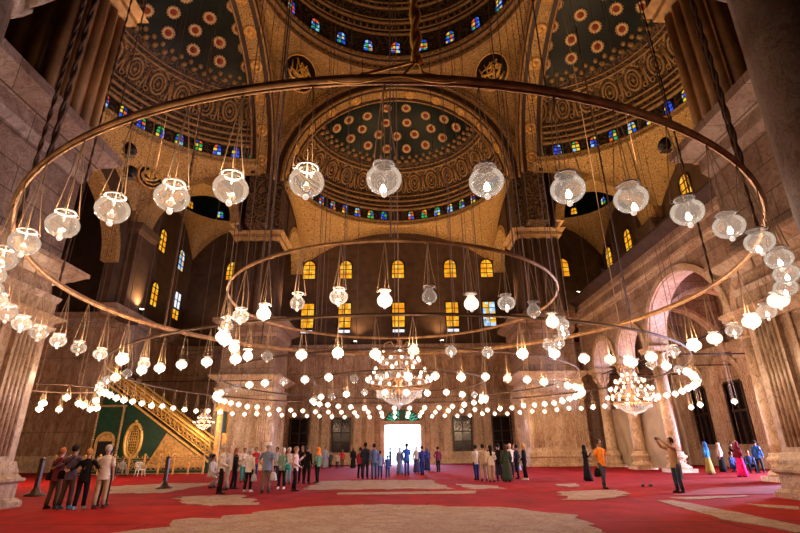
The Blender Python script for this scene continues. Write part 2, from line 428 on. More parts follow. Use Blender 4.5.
# far wall: marble below with the door and four windows, painted plaster above
b = MB()
door = (0.3, 1.95, 3.95)
holes = [(-11.0, .95, 1.25, 4.7), (-6.4, .95, 1.25, 4.7), (6.9, .95, 1.25, 4.7), (11.2, .95, 1.25, 4.7)]
cur = -XW
for c, w, z0, z1 in sorted(holes + [(door[0], door[1], 0, door[2])]):
    b.box(cur, c - w, YB, YB + .8, 0, 12.3)
    if z0 > 0: b.box(c - w, c + w, YB, YB + .8, 0, z0)
    b.box(c - w, c + w, YB, YB + .8, z1, 12.3); cur = c + w
b.box(cur, XW, YB, YB + .8, 0, 12.3)
wb = struct('wall_back', b, M['marble_wall'])
struct('wall_back_upper', MB().box(-XW, XW, YB, YB + .8, 12.3, 60), M['brown_wall'])
t = MB()
t.box(-XW, XW, YB - .9, YB, 12.3, 12.75).box(-XW, XW, YB - .55, YB, 11.9, 12.3).box(-XW, XW, YB - .2, YB, 11.5, 11.9)
struct('trim_1', t, M['marble_block'])
t = MB()
t.box(-XW, XW, YB - .35, YB, 6.1, 6.35).box(-XW, XW, YB - .22, YB, 5.9, 6.1).box(-XW, XW, YB - .2, YB, 6.9, 7.1).box(-XW, XW, YB - .2, YB, 9.3, 9.45)
struct('trim_2', t, M['marble_wall'])
t = MB()
for x0, x1 in ((-XW, door[0] - 2.6), (door[0] + 2.6, XW)):
    t.box(x0, x1, YB - .3, YB, 0, .3).box(x0, x1, YB - .16, YB, .3, 1.05).box(x0, x1, YB - .28, YB, 1.05, 1.2)
    x = x0 + .4
    while x < x1 - .4:
        t.add(MB().tube([(x + .25 * math.cos(a), YB - .18, .66 + .25 * math.sin(a)) for a in [2 * PI * k / 8 for k in range(8)]], .035, 4, True)); x += .72
struct('baseboard_back', t, M['marble_pale'])
# pilasters on the far wall
t = MB()
for x in (-24.6, -21.5, -18.0, -13.4, -9.3, -8.1, -4.6, -3.2, 3.8, 5.2, 8.6, 9.6, 13.2, 18, 21.5, 24.6):
    t.box(x - .42, x + .42, YB - .22, YB, 1.2, 5.9)
    for k in range(4): t.box(x - .34 + .19 * k, x - .26 + .19 * k, YB - .29, YB - .22, 1.5, 5.4)
    t.box(x - .52, x + .52, YB - .3, YB, 5.5, 5.9).box(x - .5, x + .5, YB - .32, YB, 0, 1.2)
struct('trim_3', t, M['marble_pale'])
for k, (c, w, z0, z1) in enumerate(holes):
    f = MB().box(c - w - .14, c - w, YB - .12, YB + .2, z0 - .1, z1 + .14).box(c + w, c + w + .14, YB - .12, YB + .2, z0 - .1, z1 + .14).box(c - w, c + w, YB - .12, YB + .2, z1, z1 + .14).box(c - w, c + w, YB - .12, YB + .2, z0 - .1, z0)
    f.box(c - .05, c + .05, YB + .15, YB + .25, z0, z1).box(c - w, c + w, YB + .15, YB + .25, 3.2, 3.3).box(c - w, c + w, YB + .15, YB + .25, 2.2, 2.28)
    fo = struct('window_%d' % (k + 1), f, M['dark_wood'])
    struct('window_glass', MB().box(c - w, c + w, YB + .3, YB + .36, z0, z1), M['pane_dark'], fo)
    if k in (1, 2):   # white strokes put in for bright reflections of the hanging lamps
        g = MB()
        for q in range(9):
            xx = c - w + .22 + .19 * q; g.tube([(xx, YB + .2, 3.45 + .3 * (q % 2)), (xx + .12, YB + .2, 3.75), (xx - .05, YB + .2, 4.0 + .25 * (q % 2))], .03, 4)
        g.build('lamp_reflection', M['plaster_white'], fo)

# the open far door with its calligraphic fanlight
dr = MB()
x0, x1, dz = door[0] - door[1], door[0] + door[1], door[2]
dr.box(x0 - .45, x0, YB - .35, YB + .1, 0, dz + .45).box(x1, x1 + .45, YB - .35, YB + .1, 0, dz + .45).box(x0, x1, YB - .35, YB + .1, dz, dz + .45)
do = struct('door_1', dr, M['marble_pale'])
for sgn, xx in ((1, x0 + .04), (-1, x1 - .04)):
    lf = MB().box(xx - .04, xx + .04, YB + .75, YB + 2.5, 0, 3.9)
    lf.build('door_leaf', M['dark_wood'], do)
fan = empty('fanlight', (door[0], YB - .4, dz + .45))
tag(fan, 'green backlit calligraphic arch panel above the bright doorway', 'panel')
arch_band(MB(), 'Y', 0, 0, 1.95, 2.25, -.1, .12, .62, 20).build('arch_frame', M['gold_dull'], fan)
MB().grid(lambda i, j: ((.02 + 1.93 * j) * math.cos(PI * i), .06, (.02 + 1.93 * j) * math.sin(PI * i) * .62), 16, 4).build('panel', M['green'], fan)
g = MB()
for sx in (-1, 1):
    for k in range(5):
        a = .2 + .28 * k
        g.tube([(sx * 1.75 * math.cos(a + .02 * q * (k % 2 * 2 - 1)) * (1 - .07 * q), .0, 1.08 * math.sin(a) * (1 - .07 * q) + .05 * math.sin(q * 2)) for q in range(7)], .055, 5)
    g.tube([(sx * (.35 + .9 * q / 7), 0, .18 + .22 * math.sin(q * .9)) for q in range(8)], .06, 5)
g.build('lettering', M['teal'], fan)
# sunlit courtyard outside
struct('exterior_ground', MB().box(-20, 20, YB + .8, YB + 30, -.25, -.02), M['plaster_white'])

# right outer wall with its lower windows
b = MB()
low = [(33.0, .95, 1.6, 6.0), (37.4, .95, 1.6, 6.0), (42.0, .95, 1.6, 6.0)]
b.box(XW, XW + .8, -6, 24, 0, 60)
b.box(XW, XW + .8, 24, 29.5, 4.8, 60)
cur = 29.5
for c, w, z0, z1 in low:
    b.box(XW, XW + .8, cur, c - w, 0, 13.4).box(XW, XW + .8, c - w, c + w, 0, z0).box(XW, XW + .8, c - w, c + w, z1, 13.4); cur = c + w
b.box(XW, XW + .8, cur, YB, 0, 13.4)
struct('wall_right', b, M['marble_wall'])
struct('wall_right_upper', MB().box(XW, XW + .8, 29.5, YB, 13.4, 60), M['brown_wall'])
t = MB()
for y in (30.6, 35.2, 39.7, 44.4, 49): 
    t.box(XW - .35, XW, y - .55, y + .55, 0, 8.2)
    for k in range(5): t.box(XW - .43, XW - .35, y - .44 + .2 * k, y - .34 + .2 * k, 1.6, 7.5)
    t.box(XW - .5, XW, y - .7, y + .7, 0, 1.3).box(XW - .5, XW, y - .7, y + .7, 7.6, 8.2)
struct('trim_4', t, M['marble_pale'])
t = MB().box(XW - .4, XW, 26, YB, 8.2, 8.9).box(XW - .22, XW, 29.6, YB, 0, 1.2)
for c in (33.0, 37.4, 42.0): arch_band(t, 'X', c, 6.2, 1.5, 1.95, XW - .4, XW, 1, 18)
struct('trim_5', t, M['marble_pale'])
for k, (c, w, z0, z1) in enumerate(low):
    f = MB().box(XW - .1, XW + .2, c - w - .14, c - w, z0, z1).box(XW - .1, XW + .2, c + w, c + w + .14, z0, z1).box(XW + .05, XW + .2, c - .05, c + .05, z0, z1).box(XW + .05, XW + .2, c - w, c + w, 3.9, 4.05).box(XW - .1, XW + .2, c - w, c + w, z1, z1 + .15)
    fo = struct('window_%d' % (k + 5), f, M['dark_wood'])
    struct('window_glass', MB().box(XW + .25, XW + .3, c - w, c + w, z0, z1), M['pane_dark'], fo)

# left wall beyond the apse, and the apse itself
struct('wall_left', MB().box(-XW - .8, -XW, 44.6, YB, 0, 13.2), M['marble_wall'])
b = MB(); strips(b, 'X', 16, YB, -XW - .8, -XW, 13.2, 60, [(29.5, 10.6, 17.5, 7.2)])
struct('wall_left_upper', b, M['brown_wall'])
struct('wall_left_near', MB().box(-XW - .8, -XW, -6, 16, 0, 60), M['brown_wall'])
b = MB().box(XA, -XW - .02, 43.8, 44.6, 0, 13.2)
struct('wall_apse', b, M['marble_wall'])
struct('wall_apse_back', MB().box(XA - .6, XA, -6, 44.6, 0, 60), M['marble_wall'])
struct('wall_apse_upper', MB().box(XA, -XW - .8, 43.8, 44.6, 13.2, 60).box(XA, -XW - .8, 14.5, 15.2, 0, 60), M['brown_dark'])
t = MB()
for z0, z1, o in ((12.4, 12.8, .2), (12.8, 13.2, .55), (13.2, 13.7, 1.0)):
    t.box(XA, -XW + o, 43.8 - o, 43.8, z0, z1).box(-XW, -XW + o, 43.8, YB, z0, z1)
t.box(-XW - .3, -XW + 1.05, 39.9, 43.79, 13.22, 13.72).box(-XW - .2, -XW + .5, 39.9, 43.79, 12.8, 13.2)
struct('trim_6', t, M['marble_block'])
t = MB()
t.box(XA, -XW + .15, 43.6, 43.8, 5.9, 6.3).box(-XW, -XW + .2, 43.8, YB, 5.9, 6.3).box(XA, -XW + .15, 43.65, 43.8, 9.2, 9.4)
for x in (-33, -30.2, -27.6, -25.9): t.box(x - .4, x + .4, 43.5, 43.8, 1.3, 5.9)
struct('trim_7', t, M['marble_wall'])
t = MB().box(XA, -XW + .3, 43.45, 43.8, 0, 1.3)
for k in range(12): t.tube([(-33.6 + .72 * k + .25 * math.cos(a), 43.42, .66 + .25 * math.sin(a)) for a in [2 * PI * q / 8 for q in range(8)]], .035, 4, True)
struct('baseboard_apse', t, M['marble_pale'])
g = MB(); arch_band(g, 'X', 29.5, 17.5, 10.0, 10.6, -XW - 1.0, -XW + .35, .72, 36)
struct('trim_8', g, M['gold_orn'])

# ------------------------------------------------------------ the four great piers
def fluted_pilaster(mb, x0, x1, y0, y1, z0, z1, face):
    """flutes as raised reeds on one face (face: '-x','+x','-y')"""
    n = 5
    for k in range(n):
        if face in ('-x', '+x'):
            c = y0 + (y1 - y0) * (k + .5) / n; xx = x0 if face == '-x' else x1
            mb.tube([(xx, c, z0), (xx, c, z1)], (y1 - y0) / n * .36, 6)
        else:
            c = x0 + (x1 - x0) * (k + .5) / n
            mb.tube([(c, y0, z0), (c, y0, z1)], (x1 - x0) / n * .36, 6)

def pier(name, side, xi, xo, y0, y1, mt, mb2, zt=12.4, zc=6.0):
    x0, x1 = (xi, xo) if side > 0 else (-xo, -xi)
    b = MB().box(x0, x1, y0, y1, 0, zt)
    # corner pilasters stand out from the recessed panels
    fx = '-x' if side > 0 else '+x'
    L = y1 - y0; W = xo - xi
    pw = 1.15
    for a in (y0, y1 - pw) if L > 3 else (y0,):
        xa, xb = (x0 - .16, x0 + .3) if side > 0 else (x1 - .3, x1 + .16)
        b.box(xa, xb, a - (.16 if a == y0 else 0), a + pw + (.16 if a != y0 else 0), 1.3, zc)
        fluted_pilaster(b, xa, xb, a + .1, a + pw - .1, 1.5, zc - .5, fx)
    for a in (x0, x1 - pw):
        b.box(a - (.13 if a == x0 else 0), a + pw + (.13 if a != x0 else 0), y0 - .20, y0 + .27, 1.31, zc - .01)
        fluted_pilaster(b, a + .1, a + pw - .1, y0 - .20, y0, 1.5, zc - .5, '-y')
    mx_ = (x0 + x1) / 2
    b.box(mx_ - .75, mx_ + .75, y0 - .1, y0 + .2, 1.32, zc - .02).box(mx_ - .55, mx_ - .47, y0 - .16, y0, 1.6, zc - .6).box(mx_ + .47, mx_ + .55, y0 - .16, y0, 1.6, zc - .6)
    # middle shallow panel frame
    xa, xb = (x0 - .07, x0) if side > 0 else (x1, x1 + .07)
    b.box(xa, xb, y0 + pw + .35, y0 + pw + .5, 1.6, zc - .4).box(xa, xb, y1 - pw - .5, y1 - pw - .35, 1.6, zc - .4)
    p = struct(name, b, M[mt])
    q = MB()
    mouldings(q, x0, x1, y0, y1, [(0, .16, .50, .50), (.16, .26, .50, .38), (.26, .68, .34, .34), (.68, .76, .34, .46), (.76, .84, .46, .46), (.84, 1.0, .40, .28), (1.0, 1.1, .30, .30), (1.1, 1.34, .27, .22)])
    # carved rosettes along the pedestal
    for k in range(int(L / .8)):
        yy = y0 + .5 + .8 * k; xx = x0 - .35 if side > 0 else x1 + .35
        q.tube([(xx, yy + .17 * math.cos(a), .47 + .15 * math.sin(a)) for a in [2 * PI * i / 8 for i in range(8)]], .03, 4, True)
        q.ball((xx, yy, .47), .06, seg=6, rows=4)
    for k in range(int(W / .8)):
        xx = x0 + .5 + .8 * k; yy = y0 - .35
        q.tube([(xx + .17 * math.cos(a), yy, .47 + .15 * math.sin(a)) for a in [2 * PI * i / 8 for i in range(8)]], .03, 4, True)
    struct('trim_base', q, M[mt], p)
    q = MB()
    mouldings(q, x0, x1, y0, y1, [(zc - .5, zc - .3, .2, .34), (zc - .3, zc - .12, .28, .28), (zc - .12, zc + .05, .3, .55), (zc + .05, zc + .6, .22, .22), (zc + .6, zc + .8, .25, .32), (zc + 1.3, zc + 1.5, .2, .4), (zc + 1.5, zc + 1.75, .45, .75), (zc + 1.75, zc + 1.9, .8, .8)])
    struct('trim_capital', q, M[mt], p)
    q = MB()
    mouldings(q, x0, x1, y0, y1, [(zc + 1.9, zt - .9, .06, .06), (zt - .9, zt - .6, .1, .25), (zt - .6, zt - .1, .25, .25)])
    struct('trim_block', q, M[mb2], p)
    q = MB(); mouldings(q, x0, x1, y0, y1, [(zt - .1, zt + .35, .3, .95), (zt + .35, zt + .7, .95, .95)])
    struct('trim_cornice', q, M[mb2], p)
    return p

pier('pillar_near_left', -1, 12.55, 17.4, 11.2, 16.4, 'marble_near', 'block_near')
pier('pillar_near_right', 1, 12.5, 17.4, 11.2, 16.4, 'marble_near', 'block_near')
pier('pillar_far_left', -1, 11.4, 16.2, 43.9, 48.9, 'marble_pale', 'marble_block')
pier('pillar_far_right', 1, 11.4, 16.2, 43.9, 48.9, 'marble_pale', 'marble_block')

# upper, painted parts of the piers
def upper_pier(name, side, xi, xo, y0, y1, z0, z1, mat, cap_z):
    x0, x1 = (xi, xo) if side > 0 else (-xo, -xi)
    b = MB().box(x0, x1, y0, y1, z0, z1)
    p = struct(name, b, mat)
    r = MB(); n = 4
    for k in range(n):
        yy = y0 + (y1 - y0) * (k + .5) / n; xx = x0 if side > 0 else x1
        r.tube([(xx, yy, z0 + .6), (xx, yy, cap_z - .6)], (y1 - y0) / n * .34, 8)
        xx = x0 + (x1 - x0) * (k + .5) / n
        r.tube([(xx, y0, z0 + .6), (xx, y0, cap_z - .6)], (x1 - x0) / n * .34, 8)
        r.tube([(xx, y1, z0 + .6), (xx, y1, cap_z - .6)], (x1 - x0) / n * .34, 8)
    struct('trim_reeds', r, mat, p)
    q = MB(); mouldings(q, x0, x1, y0, y1, [(cap_z - .5, cap_z - .2, .1, .35), (cap_z - .2, cap_z + .1, .35, .35), (cap_z + .1, cap_z + .4, .4, .7), (z0, z0 + .5, .3, .2)])
    for k in range(18):
        for yy in (y0 - .42,):
            q.ball((x0 + (x1 - x0) * (k + .5) / 18, yy, cap_z - .05), .09, seg=5, rows=3)
    struct('trim_impost', q, M['gold_dull'], p)
    return p
for s, n in ((-1, 'left'), (1, 'right')):
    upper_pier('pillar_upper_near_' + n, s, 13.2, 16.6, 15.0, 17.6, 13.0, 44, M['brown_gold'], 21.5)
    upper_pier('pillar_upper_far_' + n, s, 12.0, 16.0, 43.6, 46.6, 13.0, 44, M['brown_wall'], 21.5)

# ------------------------------------------------------------ windows (leaded, lit by daylight)
def window_meshes(w, h, key, bars=(1, 3), arched=True, frame='black'):
    n = 10
    prof = [(-w, 0), (w, 0)]
    hs = h - w if arched else h
    if arched: prof += [(w * math.cos(PI * i / n), hs + w * math.sin(PI * i / n)) for i in range(n + 1)]
    else: prof += [(w, h), (-w, h)]
    p = MB(); k = len(prof)
    p.v = [(x, 0, z) for x, z in prof]; p.face(tuple(range(k)))
    f = MB()
    f.tube([(x, -.06, z) for x, z in prof], .09, 4, True)
    for i in range(bars[0]):
        xx = -w + 2 * w * (i + 1) / (bars[0] + 1); f.box(xx - .035, xx + .035, -.1, -.02, 0, hs + (w * .9 if arched else 0))
    for i in range(bars[1]):
        zz = h * (i + 1) / (bars[1] + 1); f.box(-w, w, -.1, -.02, zz - .035, zz + .035)
    return p.mesh('pane', M[key]), f.mesh('window_frame', M[frame])
WIN = {}
win_no = [10]
def window(key, w, h, loc, rz, bars=(1, 3), arched=True):
    kk = (key, w, h, bars, arched)
    if kk not in WIN: WIN[kk] = window_meshes(w, h, key, bars, arched)
    pm, fm = WIN[kk]
    o = tag(inst('window_%d' % win_no[0], pm, None, loc, (0, 0, rz)), kind='structure'); win_no[0] += 1
    tag(inst('window_frame', fm, o), kind='structure')
    return o
yw = YB - .04
for x in (-20.3, -10.9, -6.4, 0, 6.4, 10.9, 20.3):
    window('pane_amber', .78, 2.4, (x, yw, 21.0), 0)
for x in (-10.8, -6.4, 0, 6.4, 10.8):
    window('pane_cold' if x == 10.8 else 'pane_amber', .78, 3.0, (x, yw, 14.9), 0, (1, 3), False)
for x in (-10.8, -6.4, 0, 6.4):
    window('pane_white', .7, .5, (x, yw - .06, 14.2), 0, (1, 0), False)
window('pane_blue', .8, 2.0, (-20.3, yw, 14.0), 0)
for y, z, k in ((47.4, 21.6, 'pane_amber'), (52.2, 21.2, 'pane_cold'), (47.6, 15.6, 'pane_amber')):
    window(k, .75, 2.6, (-XW + .04, y, z), PI / 2)
window('pane_white', .8, 1.9, (-XW + .04, 52.8, 16.8), PI / 2, (1, 1), False)
window('pane_amber', .8, 1.2, (-XW + .04, 52.8, 15.5), PI / 2, (1, 1), False)
for y in (32.5, 36.9, 43.2, 48.3, 53.4):
    window('pane_amber', .8, 2.9, (XW - .04, y, 21.2), -PI / 2)
for y in (24, 34): window('pane_amber', .8, 2.4, (XA + .04, y, 21.2), PI / 2)

# ------------------------------------------------------------ great arches, pendentives and domes
CY = 29.5
SP = 27.3
def big_arch(name, axis, c, v0, v1):
    g = MB(); arch_band(g, axis, c, SP, 11.7, 13.4, v0, v1, 1, 56)
    o = struct(name, g, M['gold_orn'])
    e = MB()
    for R in (11.72, 12.9, 13.35):
        for v in (v0 - .05, v1 + .05):
            e.tube([((c + R * math.cos(PI * i / 48), v, SP + R * math.sin(PI * i / 48)) if axis == 'Y' else (v, c + R * math.cos(PI * i / 48), SP + R * math.sin(PI * i / 48))) for i in range(49)], .13, 5)
    k = MB()
    for v in (v0, v1):
        arch_band(k, axis, c, SP, 12.0, 12.55, v - .05, v + .05, 1, 56)
        arch_band(k, axis, c, SP, 11.64, 11.74, v - (.0 if v == v0 else .42), v + (.42 if v == v0 else .0), 1, 56)
    struct('trim_dark_band', k, M['dark_wood'], o)
    # beads along the edges
    for i in range(90):
        a = PI * (i + .5) / 90
        for v in (v0 - .1, v1 + .1):
            u, z = c + 13.12 * math.cos(a), SP + 13.12 * math.sin(a)
            e.ball((u, v, z) if axis == 'Y' else (v, u, z), .15, seg=5, rows=3)
    struct('trim_edge', e, M['gold_dull'], o)
    r = MB()
    for i in range(12):    # round bosses down the soffit
        a = PI * (i + .5) / 12; R = 11.66; vm = (v0 + v1) / 2
        p = Vector((c + R * math.cos(a), vm, SP + R * math.sin(a))) if axis == 'Y' else Vector((vm, c + R * math.cos(a), SP + R * math.sin(a)))
        nrm = (Vector((c, vm, SP)) if axis == 'Y' else Vector((vm, c, SP))) - p
        mt = Matrix.Translation(p) @ nrm.to_track_quat('Z', 'Y').to_matrix().to_4x4()
        r.add(MB().lathe([(.62, 0), (.6, .08), (.42, .1), (.38, .05), (.2, .05), (.16, .14), (.02, .16)], seg=14), mt)
    struct('trim_boss', r, M['gold'], o)
    # stilts down to the imposts
    s = MB()
    for u in (c - 13.4, c + 11.7):
        if axis == 'Y': s.box(u, u + 1.7, v0, v1, 21.9, SP)
        else: s.box(v0, v1, u, u + 1.7, 21.9, SP)
    struct('trim_stilt', s, M['gold_orn_dark'], o)
    return o
big_arch('beam_arch_far', 'Y', 0, 42.6, 44.6)
big_arch('beam_arch_left', 'X', CY, -14.6, -12.6)
big_arch('beam_arch_right', 'X', CY, 12.6, 14.6)
big_arch('beam_arch_near', 'Y', 0, 14.4, 16.4)

def zl_central(x, y):
    t = abs(y - CY) if abs(abs(x) - 13.5) < 1e-3 else abs(x)
    return SP + math.sqrt(max(0, 13.4 ** 2 - t * t))
ZR = 40.9
g = MB(); pendentive(g, 0, CY, 12.9, ZR, -13.5, 13.5, CY - 13.5, CY + 13.5, zl_central, 0, 2 * PI, 160, 9)
struct('ceiling_pendentives', g, M['gold_orn'])
# drum, its cornices and windows
g = MB()
def ringwall(mb, cx, cy, R, z0, z1, a0=0, a1=2 * PI, n=96):
    return mb.grid(lambda i, j: (cx + R * math.cos(a0 + (a1 - a0) * i), cy + R * math.sin(a0 + (a1 - a0) * i), z0 + (z1 - z0) * j), n, 1)
ringwall(g, 0, CY, 13.25, 43.2, 46.6)
dm = struct('ceiling_drum', g, M['dome_brown'])
def ring_mould(mb, cx, cy, prof, a0=0, a1=2 * PI, n=96):
    """prof: list of (R, z) swept around"""
    k = len(prof) - 1
    return mb.grid(lambda i, j: (cx + prof[int(round(j * k))][0] * math.cos(a0 + (a1 - a0) * i), cy + prof[int(round(j * k))][0] * math.sin(a0 + (a1 - a0) * i), prof[int(round(j * k))][1]), n, k, False)
g = MB(); ring_mould(g, 0, CY, [(12.9, 40.7), (12.6, 40.9), (12.6, 41.3), (12.9, 41.4), (12.9, 41.9), (12.5, 42.1), (12.3, 42.4), (12.3, 42.8), (12.7, 42.9), (13.3, 43.2)])
for i in range(120):
    a = 2 * PI * i / 120; g.ball((12.8 * math.cos(a), CY + 12.8 * math.sin(a), 41.65), .17, seg=5, rows=3)
    a += PI / 120; g.ball((12.25 * math.cos(a), CY + 12.25 * math.sin(a), 42.6), .14, seg=5, rows=3)
struct('trim_drum_cornice', g, M['gold_dull'], dm)
g = MB()
for R_, z in ((12.72, 41.05), (12.95, 41.65), (12.45, 42.2), (12.75, 43.0)): g.arc(0, CY, z, R_, 0, 2 * PI, .12, 96, 5, True)
struct('trim_drum_bands', g, M['dark_wood'], dm)
for i in range(26):
    a = PI / 2 + 2 * PI * i / 26
    window('pane_mixed', .55, 1.7, (13.2 * math.cos(a), CY + 13.2 * math.sin(a), 44.0), a - PI / 2, (1, 2))
# main dome with gilded balcony rings
g = MB(); g.grid(lambda i, j: (13.25 * math.cos(j * PI / 2) * math.cos(2 * PI * i), CY + 13.25 * math.cos(j * PI / 2) * math.sin(2 * PI * i), 46.6 + 12.8 * math.sin(j * PI / 2)), 96, 24)
dd = struct('ceiling_dome', g, M['dome_brown'])
g = MB()
for z, R, rr in ((46.7, 13.05, .2), (47.3, 13.0, .12), (48.4, 13.0, .22), (48.9, 12.9, .12), (50.2, 12.55, .2), (50.9, 12.4, .12), (52.2, 11.7, .22), (53.6, 10.8, .15), (55, 9.6, .2)):
    g.arc(0, CY, z, R, 0, 2 * PI, rr, 96, 5, True)
for z, R, n in ((47.8, 13.05, 110), (50.5, 12.5, 100), (52.9, 11.4, 80)):
    for i in range(n):
        a = 2 * PI * i / n; g.lathe([(.09, -.35), (.16, -.1), (.07, .15), (.12, .35)], (R * math.cos(a), CY + R * math.sin(a), z), 5)
struct('trim_dome_rings', g, M['gold_dull'], dd)

# calligraphy medallions on the pendentives
def medallion(cx, cy, cz, nrm, seed, R=1.25, label='', parent=None):
    q = Vector(nrm).to_track_quat('Z', 'Y').to_matrix().to_4x4()
    o = empty('calligraphy_medallion', (cx, cy, cz)); o.rotation_euler = Vector(nrm).to_track_quat('Z', 'Y').to_euler()
    tag(o, label or None, 'medallion', 'calligraphy roundels')
    MB().lathe([(R, 0), (R, .06), (.02, .08)], seg=28).build('disc', M['black'], o)
    t = MB(); t.tube([(R * math.cos(2 * PI * i / 28), R * math.sin(2 * PI * i / 28), .08) for i in range(28)], .11, 5, True); t.build('rim', M['gold'], o)
    t = MB()
    # tall uprights, sweeping bowls and dots of a thuluth inscription
    S = R * .78
    def stroke(pts, w):
        m = len(pts); t.tube([(x * S, y * S, .12) for x, y in pts], [w * S * (.5 + .5 * math.sin(PI * (k + .6) / (m + .2))) for k in range(m)], 5)
    rr = random.Random(seed)
    for k in range(5):
        cx_, cy_, r_, a_ = rr.uniform(-.4, .4), rr.uniform(-.35, .3), rr.uniform(.3, .62), rr.uniform(0, 6)
        stroke([(cx_ + r_ * math.cos(a_ + .35 * q), cy_ + .75 * r_ * math.sin(a_ + .35 * q)) for q in range(12)], .055)
    for k in range(4):
        x = -.75 + .42 * k + rr.uniform(-.05, .05); stroke([(x, -.35 + .1 * k), (x + .04, .2), (x - .05, .75 - .1 * abs(k - 1.5))], .06)
    stroke([(-.95, -.1), (-.6, -.5), (0, -.55), (.5, -.3), (.8, .1), (.55, .35), (.35, .1), (.6, -.05)], .11)
    stroke([(-.8, .1), (-.3, -.1), (.1, -.2), (.4, .25), (.15, .45), (-.1, .25)], .1)
    stroke([(.9, -.45), (.4, -.85), (-.2, -.9), (-.7, -.65)], .09)
    if seed % 2: stroke([(-.5, .9), (.1, .1), (.75, -.65)], .08)
    for k in range(6): t.ball((rr.uniform(-.7, .7) * S, rr.uniform(-.8, .8) * S, .12), .07 * S * 1.3, seg=5, rows=3)
    t.build('lettering', M['gold_bright'], o)
    return o
for sx, lab in ((-1, 'black and gold calligraphy roundel, left one of the two beneath the main dome'), (1, 'black and gold calligraphy roundel, right one of the two beneath the main dome')):
    medallion(sx * 9.9, 39.0, 37.8, (-sx * .66, -.74, -.42), 3 + (sx > 0), 1.85, lab)

